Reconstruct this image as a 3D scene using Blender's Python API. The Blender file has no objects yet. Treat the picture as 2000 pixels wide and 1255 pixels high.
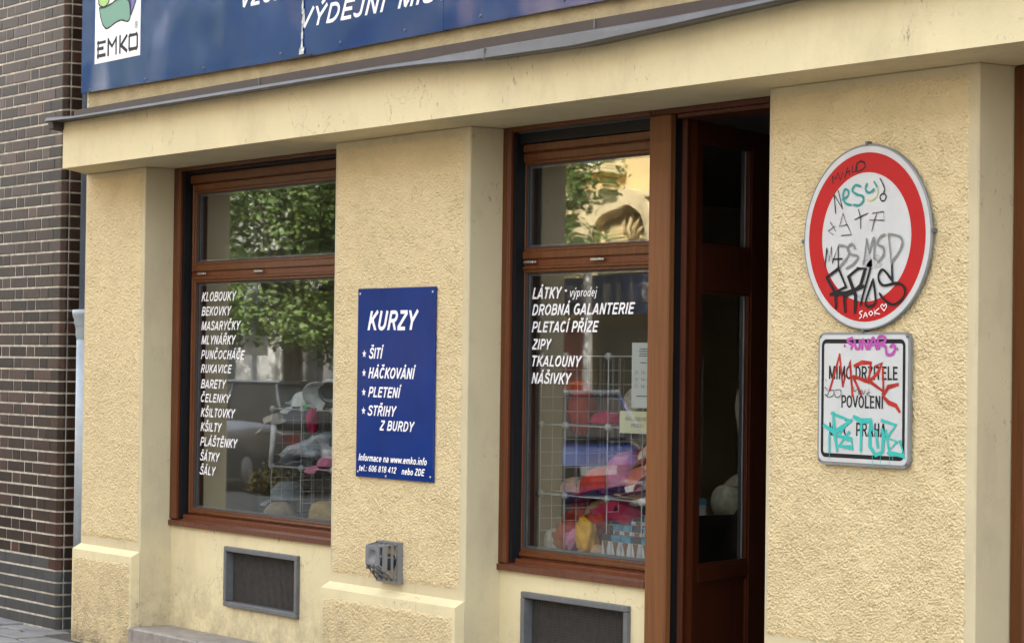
import bpy, bmesh, math, random
import numpy as np
from mathutils import Vector, Matrix
R_ = math.radians
random.seed(7)
rng = np.random.default_rng(11)

# ------------------------------------------------------------------ camera, world, sun, exposure
sc = bpy.context.scene
COL = sc.collection
cam = bpy.data.cameras.new('camera')
cam.sensor_width = 36.0
cam.lens = 4900.0 / 2000.0 * 36.0
cam.clip_start = 0.1
cam.clip_end = 600.0
co = bpy.data.objects.new('camera', cam)
COL.objects.link(co)
RM = [[0.57322536, -0.00660513, -0.81937114], [0.81929779, 0.02023989, 0.57301089], [0.01279917, -0.99977333, 0.01701359]]
co.matrix_world = Matrix(((RM[0][0], -RM[0][1], -RM[0][2], 13.78087847), (RM[1][0], -RM[1][1], -RM[1][2], -6.50943804), (RM[2][0], -RM[2][1], -RM[2][2], 1.66312353), (0, 0, 0, 1)))
sc.camera = co

SUN_EL, SUN_AZ = R_(50), R_(200)      # azimuth of the direction that the light travels, measured from +Y
sun_dir_to = Vector((math.sin(R_(20)) * math.cos(SUN_EL), math.cos(R_(20)) * math.cos(SUN_EL), math.sin(SUN_EL)))
world = bpy.data.worlds.new('World')
sc.world = world
world.use_nodes = True
wn = world.node_tree
bg = wn.nodes['Background']
sky = wn.nodes.new('ShaderNodeTexSky')
sky.sky_type = 'NISHITA'
sky.sun_disc = False
sky.sun_elevation = SUN_EL
sky.sun_rotation = R_(20)
sky.dust_density = 3.0
sky.air_density = 1.0
hs = wn.nodes.new('ShaderNodeHueSaturation')
hs.inputs['Saturation'].default_value = 0.30
wn.links.new(sky.outputs[0], hs.inputs['Color'])
wn.links.new(hs.outputs[0], bg.inputs['Color'])
bg.inputs['Strength'].default_value = 0.15
sl = bpy.data.lights.new('sun', 'SUN')
sl.energy = 2.0
sl.angle = R_(0.5)
sl.color = (1.0, 0.94, 0.84)
so = bpy.data.objects.new('sun', sl)
COL.objects.link(so)
so.rotation_euler = (-sun_dir_to).to_track_quat('-Z', 'Y').to_euler()
sc.view_settings.view_transform = 'Standard'
sc.view_settings.look = 'None'
sc.view_settings.gamma = 1.0
sc.view_settings.exposure = 2.98
sc.cycles.max_bounces = 8
sc.cycles.diffuse_bounces = 4
sc.cycles.glossy_bounces = 4
sc.cycles.transparent_max_bounces = 16
sc.cycles.caustics_reflective = False
sc.cycles.caustics_refractive = False
sc.cycles.sample_clamp_indirect = 4.0

# ------------------------------------------------------------------ materials
MATS = {}
def mat(name, color, rough=0.6, metal=0.0, spec=0.5, var=0.0, vscale=6.0, bump=0.0, bscale=200.0, coat=0.0,
        stain=None, stain_amt=0.0, stain_scale=3.0, rand=0.0, stretch=(1, 1, 1), bdetail=4):
    m = bpy.data.materials.new(name)
    m.use_nodes = True
    nt = m.node_tree
    N = nt.nodes
    L = nt.links
    b = N['Principled BSDF']
    b.inputs['Roughness'].default_value = rough
    b.inputs['Metallic'].default_value = metal
    b.inputs['Specular IOR Level'].default_value = spec
    b.inputs['Coat Weight'].default_value = coat
    b.inputs['Coat Roughness'].default_value = 0.12
    geo = N.new('ShaderNodeNewGeometry')
    mp = N.new('ShaderNodeMapping')
    mp.inputs['Scale'].default_value = stretch
    L.new(geo.outputs['Position'], mp.inputs['Vector'])
    cur = None
    rgb = N.new('ShaderNodeRGB')
    rgb.outputs[0].default_value = (*color, 1)
    cur = rgb.outputs[0]
    if var > 0:
        n = N.new('ShaderNodeTexNoise')
        n.inputs['Scale'].default_value = vscale
        n.inputs['Detail'].default_value = 6
        n.inputs['Roughness'].default_value = 0.6
        L.new(mp.outputs[0], n.inputs['Vector'])
        mr = N.new('ShaderNodeMapRange')
        mr.inputs['From Min'].default_value = 0.3
        mr.inputs['From Max'].default_value = 0.7
        mr.inputs['To Min'].default_value = 1 - var
        mr.inputs['To Max'].default_value = 1 + var
        L.new(n.outputs['Fac'], mr.inputs['Value'])
        mx = N.new('ShaderNodeVectorMath')
        mx.operation = 'SCALE'
        L.new(cur, mx.inputs[0])
        L.new(mr.outputs[0], mx.inputs['Scale'])
        cur = mx.outputs[0]
    if rand > 0:
        oi = N.new('ShaderNodeObjectInfo')
        mr = N.new('ShaderNodeMapRange')
        mr.inputs['To Min'].default_value = 1 - rand
        mr.inputs['To Max'].default_value = 1 + rand
        L.new(oi.outputs['Random'], mr.inputs['Value'])
        mx = N.new('ShaderNodeVectorMath')
        mx.operation = 'SCALE'
        L.new(cur, mx.inputs[0])
        L.new(mr.outputs[0], mx.inputs['Scale'])
        cur = mx.outputs[0]
    if stain is not None:
        n = N.new('ShaderNodeTexNoise')
        n.inputs['Scale'].default_value = stain_scale
        n.inputs['Detail'].default_value = 10
        n.inputs['Roughness'].default_value = 0.72
        mp2 = N.new('ShaderNodeMapping')
        mp2.inputs['Scale'].default_value = (1.6, 1.6, 0.8)
        L.new(geo.outputs['Position'], mp2.inputs['Vector'])
        L.new(mp2.outputs[0], n.inputs['Vector'])
        mr = N.new('ShaderNodeMapRange')
        mr.inputs['From Min'].default_value = 0.50
        mr.inputs['From Max'].default_value = 0.72
        mr.inputs['To Max'].default_value = stain_amt
        L.new(n.outputs['Fac'], mr.inputs['Value'])
        mix = N.new('ShaderNodeMix')
        mix.data_type = 'RGBA'
        L.new(mr.outputs[0], mix.inputs['Factor'])
        L.new(cur, mix.inputs[6])
        mix.inputs[7].default_value = (*stain, 1)
        cur = mix.outputs[2]
    L.new(cur, b.inputs['Base Color'])
    if bump > 0:
        n = N.new('ShaderNodeTexNoise')
        n.inputs['Scale'].default_value = bscale
        n.inputs['Detail'].default_value = bdetail
        L.new(mp.outputs[0], n.inputs['Vector'])
        bp = N.new('ShaderNodeBump')
        bp.inputs['Strength'].default_value = 1.0
        bp.inputs['Distance'].default_value = bump
        L.new(n.outputs['Fac'], bp.inputs['Height'])
        L.new(bp.outputs[0], b.inputs['Normal'])
    MATS[name] = m
    return m

CREAM = (0.70, 0.605, 0.365)
plaster = mat('smooth_plaster', CREAM, 0.85, spec=0.25, var=0.05, vscale=2.5, bump=0.0012, bscale=90, stain=(0.40, 0.31, 0.18), stain_amt=0.30, stain_scale=2.1)
rough_pl = mat('rough_plaster', (0.67, 0.545, 0.315), 0.9, spec=0.2, var=0.06, vscale=3, bump=0.0008, bscale=400)
reveal_pl = mat('reveal_plaster', (0.57, 0.49, 0.31), 0.85, spec=0.2, var=0.05, vscale=3, bump=0.0008, bscale=120, stain=(0.33, 0.28, 0.20), stain_amt=0.35, stain_scale=3.5)

def weather(m, specks=.6, splash=.55, crack=0.0, dcol=(0.16, 0.13, 0.09)):
    """dirt spots, hairline cracks and splash grime near the ground on a plaster material"""
    nt = m.node_tree; N, L = nt.nodes, nt.links
    b = N['Principled BSDF']
    cur = b.inputs['Base Color'].links[0].from_socket
    geo = N.new('ShaderNodeNewGeometry'); sep = N.new('ShaderNodeSeparateXYZ'); L.new(geo.outputs['Position'], sep.inputs[0])
    def noise(scale, det, rough=.6, st=(1, 1, 1)):
        mp = N.new('ShaderNodeMapping'); mp.inputs['Scale'].default_value = st; L.new(geo.outputs['Position'], mp.inputs['Vector'])
        n = N.new('ShaderNodeTexNoise'); n.inputs['Scale'].default_value = scale; n.inputs['Detail'].default_value = det; n.inputs['Roughness'].default_value = rough
        L.new(mp.outputs[0], n.inputs['Vector']); return n.outputs['Fac']
    def rng_(v, a, b_, c, d):
        q = N.new('ShaderNodeMapRange'); q.inputs['From Min'].default_value = a; q.inputs['From Max'].default_value = b_; q.inputs['To Min'].default_value = c; q.inputs['To Max'].default_value = d
        L.new(v, q.inputs['Value']); return q.outputs[0]
    def mul(a, b_):
        q = N.new('ShaderNodeMath'); q.operation = 'MULTIPLY'; L.new(a, q.inputs[0]); L.new(b_, q.inputs[1]); return q.outputs[0]
    def mixin(cur, f, col):
        q = N.new('ShaderNodeMix'); q.data_type = 'RGBA'; L.new(f, q.inputs['Factor']); L.new(cur, q.inputs[6]); q.inputs[7].default_value = (*col, 1); return q.outputs[2]
    f1 = mul(rng_(noise(38, 5, .7, (1, 1, .55)), .60, .70, 0, specks), rng_(noise(2.3, 3), .50, .66, 0, 1))
    cur = mixin(cur, f1, dcol)
    f2 = mul(rng_(sep.outputs['Z'], .0, .55, splash, 0), rng_(noise(9, 8, .75), .36, .66, 0, 1))
    cur = mixin(cur, f2, (dcol[0]*1.3, dcol[1]*1.3, dcol[2]*1.3))
    if crack > 0:
        v = N.new('ShaderNodeTexVoronoi'); v.feature = 'DISTANCE_TO_EDGE'; v.inputs['Scale'].default_value = 1.1
        mx = N.new('ShaderNodeVectorMath'); mx.operation = 'ADD'
        n = N.new('ShaderNodeTexNoise'); n.inputs['Scale'].default_value = 3; n.inputs['Detail'].default_value = 6; L.new(geo.outputs['Position'], n.inputs['Vector'])
        L.new(geo.outputs['Position'], mx.inputs[0]); L.new(n.outputs['Color'], mx.inputs[1]); L.new(mx.outputs[0], v.inputs['Vector'])
        f3 = mul(rng_(v.outputs['Distance'], .0, .0035, crack, 0), rng_(noise(1.7, 2), .50, .56, 0, 1))
        cur = mixin(cur, f3, dcol)
    L.new(cur, b.inputs['Base Color'])
weather(plaster, .8, .85, .5); weather(rough_pl, .6, .85); weather(reveal_pl, .75, .85)

def wood_mat(name, c1, c2, rough=0.38):
    m = mat(name, c1, rough, spec=0.22)
    nt = m.node_tree
    N, L = nt.nodes, nt.links
    b = N['Principled BSDF']
    geo = N.new('ShaderNodeNewGeometry')
    mp = N.new('ShaderNodeMapping')
    mp.inputs['Scale'].default_value = (60, 60, 3.0)
    L.new(geo.outputs['Position'], mp.inputs['Vector'])
    n = N.new('ShaderNodeTexNoise')
    n.inputs['Scale'].default_value = 1.0
    n.inputs['Detail'].default_value = 5
    L.new(mp.outputs[0], n.inputs['Vector'])
    cr = N.new('ShaderNodeValToRGB')
    cr.color_ramp.elements[0].position = 0.3
    cr.color_ramp.elements[0].color = (*c1, 1)
    cr.color_ramp.elements[1].position = 0.72
    cr.color_ramp.elements[1].color = (*c2, 1)
    L.new(n.outputs['Fac'], cr.inputs[0])
    L.new(cr.outputs[0], b.inputs['Base Color'])
    bp = N.new('ShaderNodeBump')
    bp.inputs['Distance'].default_value = 0.0006
    L.new(n.outputs['Fac'], bp.inputs['Height'])
    L.new(bp.outputs[0], b.inputs['Normal'])
    return m
wood = wood_mat('brown_wood', (0.085, 0.028, 0.009), (0.135, 0.046, 0.014))
wood_post = wood_mat('post_wood', (0.135, 0.050, 0.015), (0.19, 0.074, 0.023), 0.5)
wood_dark = wood_mat('dark_wood', (0.10, 0.026, 0.009), (0.14, 0.040, 0.013), 0.4)
wood_leaf = wood_mat('door_leaf_wood', (0.060, 0.014, 0.005), (0.088, 0.022, 0.008), 0.4)
black = mat('black_rubber', (0.010, 0.010, 0.011), 0.45, spec=0.12)
slot_grey = mat('slot_grey', (0.06, 0.065, 0.07), 0.4, spec=0.12)
metal_grey = mat('grey_sheet_metal', (0.095, 0.095, 0.096), 0.5, metal=0.4, var=0.12, vscale=9, bump=0.001, bscale=20)
metal_brown = mat('brown_sheet_metal', (0.060, 0.044, 0.037), 0.55, spec=0.2, var=0.1, vscale=5)
zinc = mat('zinc_pipe', (0.33, 0.37, 0.40), 0.5, metal=0.35, var=0.12, vscale=14)
paint_pipe = mat('painted_pipe', (0.12, 0.15, 0.19), 0.5, var=0.1)
vent_grey = mat('vent_grey', (0.115, 0.118, 0.12), 0.5, var=0.15, vscale=18)
steel = mat('steel', (0.40, 0.40, 0.39), 0.35, metal=0.8)
flue_grey = mat('flue_grey_plastic', (0.17, 0.17, 0.175), 0.45)
white_ink = mat('white_lettering', (0.82, 0.82, 0.82), 0.5)
black_ink = mat('black_lettering', (0.015, 0.015, 0.016), 0.5, spec=0.12)
dark_ink = mat('faded_black_ink', (0.045, 0.045, 0.045), 0.5, spec=0.12)
grey_ink = mat('grey_marker_ink', (0.17, 0.18, 0.165), 0.5)
teal_ink = mat('teal_marker_ink', (0.04, 0.27, 0.24), 0.5, spec=0.12)
olive_ink = mat('yellow_marker_ink', (0.48, 0.50, 0.16), 0.5)
turq_paint = mat('turquoise_spray_paint', (0.045, 0.42, 0.37), 0.5, spec=0.12, var=0.08, vscale=30)
red_paint = mat('red_spray_paint', (0.38, 0.03, 0.02), 0.5, spec=0.12, var=0.35, vscale=22)
violet_paint = mat('violet_spray_paint', (0.40, 0.08, 0.32), 0.5, spec=0.12, var=0.1, vscale=30)
mint_paint = mat('mint_paint', (0.50, 0.72, 0.50), 0.5)
sign_white = mat('sign_white', (0.52, 0.53, 0.52), 0.35, spec=0.3, var=0.05, vscale=8, stain=(0.42, 0.42, 0.40), stain_amt=0.35, stain_scale=9)
sign_red = mat('sign_red', (0.42, 0.014, 0.016), 0.38, spec=0.12, var=0.05, vscale=8)
sign_rim = mat('sign_rim_grey', (0.22, 0.23, 0.235), 0.5, metal=0.3, var=0.1)
sign_blue = mat('enamel_blue', (0.003, 0.026, 0.165), 0.16, spec=0.35, var=0.15, vscale=4, bump=0.004, bscale=4.0, bdetail=1)
board_blue = mat('fascia_blue', (0.011, 0.036, 0.155), 0.10, spec=0.5, var=0.15, vscale=2.5, bump=0.020, bscale=2.0, bdetail=1)
logo_white = mat('logo_white', (0.78, 0.79, 0.78), 0.4)
logo_green = mat('logo_green', (0.075, 0.24, 0.155), 0.4)
logo_lime = mat('logo_lime', (0.28, 0.50, 0.10), 0.4)
logo_purple = mat('logo_purple', (0.09, 0.07, 0.30), 0.4)
brick_m = mat('glazed_brown_brick', (0.036, 0.021, 0.014), 0.40, spec=0.15, var=0.25, vscale=14, rand=0.5, bump=0.0012, bscale=22)
brick_red = mat('glazed_red_brown_brick', (0.052, 0.024, 0.016), 0.36, spec=0.2, var=0.22, vscale=14, rand=0.3, bump=0.0012, bscale=22)
brick_grey = mat('grey_coated_brick', (0.052, 0.052, 0.050), 0.5, spec=0.22, var=0.12, vscale=9, rand=0.1, bump=0.001, bscale=30)
mortar = mat('mortar', (0.50, 0.45, 0.36), 0.9, var=0.4, vscale=16, bump=0.002, bscale=200)
stone = mat('pavement_stone', (0.20, 0.195, 0.185), 0.7, var=0.2, vscale=12, rand=0.2, bump=0.003, bscale=60)
step_stone = mat('step_stone', (0.27, 0.24, 0.205), 0.75, var=0.2, vscale=14, bump=0.003, bscale=80, stain=(0.12, 0.10, 0.085), stain_amt=0.7, stain_scale=7)
dirt = mat('dirt', (0.06, 0.052, 0.042), 0.95, var=0.3, vscale=20, bump=0.01, bscale=40)
asphalt = mat('asphalt', (0.055, 0.055, 0.057), 0.85, var=0.2, vscale=6, bump=0.003, bscale=200)
paper_white = mat('white_paper', (0.62, 0.64, 0.62), 0.7)
paper_yellow = mat('yellow_card', (0.66, 0.64, 0.42), 0.7)
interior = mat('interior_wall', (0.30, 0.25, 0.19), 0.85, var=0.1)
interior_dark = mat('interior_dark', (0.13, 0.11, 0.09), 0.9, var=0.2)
floor_m = mat('shop_floor', (0.09, 0.075, 0.06), 0.6)
wire_m = mat('white_wire', (0.52, 0.52, 0.50), 0.4)
clear_m = mat('milky_connector', (0.48, 0.48, 0.46), 0.3)

def glass_mat(name, mult, wav, wscale, tint=(0.93, 0.95, 0.94)):
    m = bpy.data.materials.new(name)
    m.use_nodes = True
    N, L = m.node_tree.nodes, m.node_tree.links
    N.remove(N['Principled BSDF'])
    out = N['Material Output']
    tr = N.new('ShaderNodeBsdfTransparent')
    tr.inputs[0].default_value = (*tint, 1)
    gl = N.new('ShaderNodeBsdfGlossy')
    gl.inputs['Roughness'].default_value = 0.015
    g0 = N.new('ShaderNodeNewGeometry')
    dt = N.new('ShaderNodeVectorMath'); dt.operation = 'DOT_PRODUCT'
    L.new(g0.outputs['Incoming'], dt.inputs[0]); L.new(g0.outputs['Normal'], dt.inputs[1])
    ab = N.new('ShaderNodeMath'); ab.operation = 'ABSOLUTE'; L.new(dt.outputs['Value'], ab.inputs[0])
    om = N.new('ShaderNodeMath'); om.operation = 'SUBTRACT'; om.inputs[0].default_value = 1.0; L.new(ab.outputs[0], om.inputs[1])
    pw_ = N.new('ShaderNodeMath'); pw_.operation = 'POWER'; pw_.inputs[1].default_value = 5.0; L.new(om.outputs[0], pw_.inputs[0])
    fr = N.new('ShaderNodeMath'); fr.operation = 'MULTIPLY_ADD'; fr.inputs[1].default_value = 0.96; fr.inputs[2].default_value = 0.04; L.new(pw_.outputs[0], fr.inputs[0])
    ml = N.new('ShaderNodeMath')
    ml.operation = 'MULTIPLY'
    ml.use_clamp = True
    ml.inputs[1].default_value = mult
    L.new(fr.outputs[0], ml.inputs[0])
    mx = N.new('ShaderNodeMixShader')
    L.new(ml.outputs[0], mx.inputs[0])
    L.new(tr.outputs[0], mx.inputs[1])
    L.new(gl.outputs[0], mx.inputs[2])
    L.new(mx.outputs[0], out.inputs['Surface'])
    geo = N.new('ShaderNodeNewGeometry')
    n = N.new('ShaderNodeTexNoise')
    n.inputs['Scale'].default_value = wscale
    n.inputs['Detail'].default_value = 1
    L.new(geo.outputs['Position'], n.inputs['Vector'])
    bp = N.new('ShaderNodeBump')
    bp.inputs['Distance'].default_value = wav
    L.new(n.outputs['Fac'], bp.inputs['Height'])
    L.new(bp.outputs[0], gl.inputs['Normal'])
    return m
glass = glass_mat('window_glass', 3.0, 0.0004, 2.0)
glass_wavy = glass_mat('old_window_glass', 3.8, 0.0016, 2.2)
glass_door = glass_mat('door_glass', 1.6, 0.0006, 3.0, (0.92, 0.94, 0.92))
far_glass = mat('dark_far_glass', (0.02, 0.025, 0.03), 0.08, spec=0.9)

# ------------------------------------------------------------------ helpers
def tag(o, label=None, cat=None, group=None, kind=None):
    if label: o['label'] = label
    if cat: o['category'] = cat
    if group: o['group'] = group
    if kind: o['kind'] = kind
    return o
def thing(name, label, cat, loc=(0, 0, 0), rotz=0.0, group=None):
    o = bpy.data.objects.new(name, None)
    o.empty_display_size = 0.1
    COL.objects.link(o)
    o.location = loc
    o.rotation_euler = (0, 0, rotz)
    return tag(o, label, cat, group)

class MB:
    """collects geometry in world coordinates (or local when local=True)"""
    def __init__(s): s.v = []; s.f = []; s.sm = []
    def add(s, vs, fs, smooth=False):
        k = len(s.v); s.v += [tuple(p) for p in vs]
        for f in fs: s.f.append(tuple(i + k for i in f)); s.sm.append(smooth)
    def box(s, x0, x1, y0, y1, z0, z1, b=0.0):
        if b <= 0:
            s.add([(x0,y0,z0),(x1,y0,z0),(x1,y1,z0),(x0,y1,z0),(x0,y0,z1),(x1,y0,z1),(x1,y1,z1),(x0,y1,z1)],
                  [(0,3,2,1),(4,5,6,7),(0,1,5,4),(1,2,6,5),(2,3,7,6),(3,0,4,7)])
            return s
        # chamfered box: 24 verts
        X, Y, Z = (x0, x1), (y0, y1), (z0, z1)
        vs = []; idx = {}
        for i in (0, 1):
            for j in (0, 1):
                for k in (0, 1):
                    sx, sy, sz = (1, -1)[i], (1, -1)[j], (1, -1)[k]
                    for a in range(3):
                        p = [X[i] + sx*b, Y[j] + sy*b, Z[k] + sz*b]
                        p[a] -= (sx, sy, sz)[a]*b
                        idx[(i, j, k, a)] = len(vs); vs.append(p)
        fs = []
        for a in range(3):
            o1, o2 = (a+1) % 3, (a+2) % 3
            for e in (0, 1):
                q = []
                for (m, n) in ((0, 0), (1, 0), (1, 1), (0, 1)):
                    c = [0, 0, 0]; c[a] = e; c[o1] = m; c[o2] = n
                    q.append(idx[(*c, a)])
                fs.append(tuple(q if e else q[::-1]))
            for m in (0, 1):
                for n in (0, 1):
                    c0 = [0,0,0]; c1 = [0,0,0]; c0[a] = 0; c1[a] = 1
                    for c in (c0, c1): c[o1] = m; c[o2] = n
                    q = (idx[(*c0, o1)], idx[(*c1, o1)], idx[(*c1, o2)], idx[(*c0, o2)])
                    fs.append(q if (m == n) else q[::-1])
        for i in (0, 1):
            for j in (0, 1):
                for k in (0, 1):
                    q = (idx[(i,j,k,0)], idx[(i,j,k,1)], idx[(i,j,k,2)])
                    fs.append(q if (i+j+k) % 2 else q[::-1])
        s.add(vs, fs)
        return s
    def prism(s, poly, z0, z1):      # poly in XY, counter-clockwise
        n = len(poly)
        s.add([(x, y, z0) for x, y in poly] + [(x, y, z1) for x, y in poly],
              [tuple(range(n))[::-1], tuple(range(n, 2*n))] + [(i, (i+1) % n, n+(i+1) % n, n+i) for i in range(n)])
        return s
    def plate(s, poly, y0, y1, smooth=False):      # poly in XZ, thickness along Y
        n = len(poly)
        s.add([(x, y0, z) for x, z in poly] + [(x, y1, z) for x, z in poly],
              [tuple(range(n)), tuple(range(n, 2*n))[::-1]] + [(i, n+i, n+(i+1) % n, (i+1) % n) for i in range(n)])
        return s
    def tube(s, pts, r, n=8, cap=True):
        pts = [Vector(p) for p in pts]
        rs = r if isinstance(r, (list, tuple)) else [r]*len(pts)
        rings = []
        prev = None
        for i, p in enumerate(pts):
            d = (pts[min(i+1, len(pts)-1)] - pts[max(i-1, 0)]).normalized()
            up = Vector((0, 0, 1)) if abs(d.z) < 0.9 else Vector((1, 0, 0))
            a = d.cross(up).normalized() if prev is None else (prev - d*prev.dot(d)).normalized()
            prev = a; b = d.cross(a)
            rings.append([p + (a*math.cos(t) + b*math.sin(t))*rs[i] for t in [2*math.pi*k/n for k in range(n)]])
        vs = [q for r_ in rings for q in r_]
        fs = []
        for i in range(len(pts)-1):
            for k in range(n):
                fs.append((i*n+k, i*n+(k+1) % n, (i+1)*n+(k+1) % n, (i+1)*n+k))
        if cap: fs += [tuple(range(n))[::-1], tuple((len(pts)-1)*n+k for k in range(n))]
        s.add(vs, fs, True)
        return s
    def lathe(s, prof, c, n=28, sx=1.0, sy=1.0, M=None, wob=0.0, seed=0):   # prof [(r,z)], centre c
        rd = random.Random(seed)
        ph = [rd.uniform(0, 6.28) for _ in range(3)]
        vs = []
        for r, z in prof:
            for k in range(n):
                t = 2*math.pi*k/n
                w = 1 + wob*(math.sin(2*t+ph[0]) + 0.6*math.sin(3*t+ph[1]+z*20))
                p = Vector((r*sx*math.cos(t)*w, r*sy*math.sin(t)*w, z + wob*r*0.8*math.sin(2*t+ph[2])))
                if M: p = M @ p
                vs.append(p + Vector(c))
        fs = []
        for i in range(len(prof)-1):
            for k in range(n):
                fs.append((i*n+k, i*n+(k+1) % n, (i+1)*n+(k+1) % n, (i+1)*n+k))
        s.add(vs, fs, True)
        return s
    def build(s, name, m, parent=None, local=False, smooth=None):
        me = bpy.data.meshes.new(name)
        off = Vector((0, 0, 0))
        if parent is not None and not local:
            off = world_loc(parent)
        me.from_pydata([(p[0]-off.x, p[1]-off.y, p[2]-off.z) for p in s.v], [], s.f)
        me.polygons.foreach_set('use_smooth', s.sm if smooth is None else [smooth]*len(s.f))
        me.materials.append(m)
        me.update()
        o = bpy.data.objects.new(name, me)
        COL.objects.link(o)
        if parent is not None: o.parent = parent
        return o
def world_loc(o):
    v = Vector(o.location)
    while o.parent is not None:
        o = o.parent; v += Vector(o.location)
    return v
def set_origin(o, loc):     # shift a top-level mesh's origin to its base without moving it
    d = Vector(loc) - Vector(o.location)
    o.data.transform(Matrix.Translation(-d)); o.location = loc
    return o
def bx(name, m, parent, *a, **k): return MB().box(*a, **k).build(name, m, parent)

def wall_holes(mb, x0, x1, z0, z1, yf, yb, holes):
    xs = sorted({x0, x1, *[h[0] for h in holes], *[h[1] for h in holes]})
    zs = sorted({z0, z1, *[h[2] for h in holes], *[h[3] for h in holes]})
    for i in range(len(xs)-1):
        for j in range(len(zs)-1):
            cx, cz = (xs[i]+xs[i+1])/2, (zs[j]+zs[j+1])/2
            if any(h[0] < cx < h[1] and h[2] < cz < h[3] for h in holes): continue
            a, b, c, d = xs[i], xs[i+1], zs[j], zs[j+1]
            mb.add([(a,yf,c),(b,yf,c),(b,yf,d),(a,yf,d)], [(0,1,2,3)])
            mb.add([(a,yb,c),(b,yb,c),(b,yb,d),(a,yb,d)], [(3,2,1,0)])
    for a, b, c, d in list(holes) + [(x0, x1, z0, z1)]:
        mb.add([(a,yf,c),(b,yf,c),(b,yf,d),(a,yf,d),(a,yb,c),(b,yb,c),(b,yb,d),(a,yb,d)],
               [(0,4,5,1),(1,5,6,2),(2,6,7,3),(3,7,4,0)])

def blurred(nz, nx, sig):
    a = rng.standard_normal((nz, nx))
    fz = np.fft.fftfreq(nz)[:, None]; fx = np.fft.fftfreq(nx)[None, :]
    a = np.fft.ifft2(np.fft.fft2(a)*np.exp(-2*(math.pi**2)*(sig**2)*(fz**2+fx**2))).real
    return a/a.std()
def rough_panel(name, x0, x1, z0, z1, Y, step, parent, amp=0.0034, margin=0.03, m=None):
    nx = int((x1-x0)/step)+1; nz = int((z1-z0)/step)+1
    X, Z = np.meshgrid(np.linspace(x0, x1, nx), np.linspace(z0, z1, nz))
    s1 = 0.0015/step
    n1 = blurred(nz, nx, s1); n2 = blurred(nz, nx, s1*0.45); n3 = blurred(nz, nx, s1*9); n4 = blurred(nz, nx, s1*2.0)
    h = np.clip(0.72 + 0.62*n1 + 0.15*n4, -0.75, 1.05) + 0.13*n2
    mod = np.clip(1 + 0.22*n3, 0.5, 1.5)
    edge = np.minimum.reduce([(X-x0), (x1-X), (Z-z0), (z1-Z)])
    fade = np.clip((edge + 0.006*blurred(nz, nx, s1*1.5) - 0.004)/0.012, 0, 1)
    y = Y - (amp*h*mod*fade + 0.0012*fade) + 0.0018*(1-fade) - 0.0004
    co_ = np.stack([X, y, Z], -1).reshape(-1, 3)
    i = np.arange(nx-1)[None, :] + np.arange(nz-1)[:, None]*nx
    q = np.stack([i, i+1, i+1+nx, i+nx], -1).reshape(-1, 4)
    me = bpy.data.meshes.new(name)
    off = world_loc(parent)
    co_ = co_ - np.array([off.x, off.y, off.z])
    me.vertices.add(len(co_)); me.vertices.foreach_set('co', co_.astype(np.float32).ravel())
    me.loops.add(q.size); me.loops.foreach_set('vertex_index', q.astype(np.int32).ravel())
    me.polygons.add(len(q)); me.polygons.foreach_set('loop_start', (np.arange(len(q))*4).astype(np.int32))
    me.polygons.foreach_set('loop_total', np.full(len(q), 4, dtype=np.int32))
    me.polygons.foreach_set('use_smooth', np.ones(len(q), dtype=bool))
    me.update(calc_edges=True); me.validate()
    me.materials.append(m or rough_pl)
    o = bpy.data.objects.new(name, me); COL.objects.link(o); o.parent = parent
    return o

# text ----------------------------------------------------------------
def arc(cx, cy, rx, ry, a0, a1, n=12):
    return [(cx+rx*math.cos(R_(a0+(a1-a0)*k/n)), cy+ry*math.sin(R_(a0+(a1-a0)*k/n))) for k in range(n+1)]
G = {}
T_, B_ = .92, .08
G['A'] = (.68, [[(.07,0),(.34,.985)],[(.34,.985),(.61,0)],[(.17,.28),(.51,.28)]])
G['B'] = (.64, [[(.13,0),(.13,1)],[(.13,T_)]+arc(.36,.725,.16,.195,90,-90)+[(.13,.53)],[(.13,.53)]+arc(.38,.305,.19,.225,90,-90)+[(.13,B_)]])
G['C'] = (.66, [arc(.35,.5,.25,.42,42,318,20)])
G['D'] = (.67, [[(.13,0),(.13,1)],[(.13,T_)]+arc(.30,.5,.27,.42,90,-90,16)+[(.13,B_)]])
G['E'] = (.60, [[(.13,0),(.13,1)],[(.13,T_),(.56,T_)],[(.13,.52),(.52,.52)],[(.13,B_),(.57,B_)]])
G['F'] = (.56, [[(.13,0),(.13,1)],[(.13,T_),(.54,T_)],[(.13,.50),(.47,.50)]])
G['G'] = (.70, [arc(.36,.5,.26,.42,48,350,20),[(.62,.10),(.62,.46)],[(.40,.46),(.66,.46)]])
G['H'] = (.66, [[(.13,0),(.13,1)],[(.53,0),(.53,1)],[(.13,.52),(.53,.52)]])
G['I'] = (.27, [[(.135,0),(.135,1)]])
G['J'] = (.50, [[(.37,1)]+arc(.22,.24,.15,.16,0,-180,10)])
G['K'] = (.65, [[(.13,0),(.13,1)],[(.56,.99),(.16,.40)],[(.27,.56),(.60,.0)]])
G['L'] = (.55, [[(.13,0),(.13,1)],[(.13,B_),(.53,B_)]])
G['M'] = (.80, [[(.12,0),(.12,1)],[(.68,0),(.68,1)],[(.14,.98),(.40,.04)],[(.66,.98),(.40,.04)]])
G['N'] = (.67, [[(.13,0),(.13,1)],[(.54,0),(.54,1)],[(.14,.97),(.53,.03)]])
G['O'] = (.70, [arc(.35,.5,.26,.42,90,450,28)])
G['P'] = (.62, [[(.13,0),(.13,1)],[(.13,T_)]+arc(.36,.68,.19,.24,90,-90)+[(.13,.44)]])
G['R'] = (.66, [[(.13,0),(.13,1)],[(.13,T_)]+arc(.37,.70,.18,.22,90,-90)+[(.13,.48)],[(.36,.48),(.58,.0)]])
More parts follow.
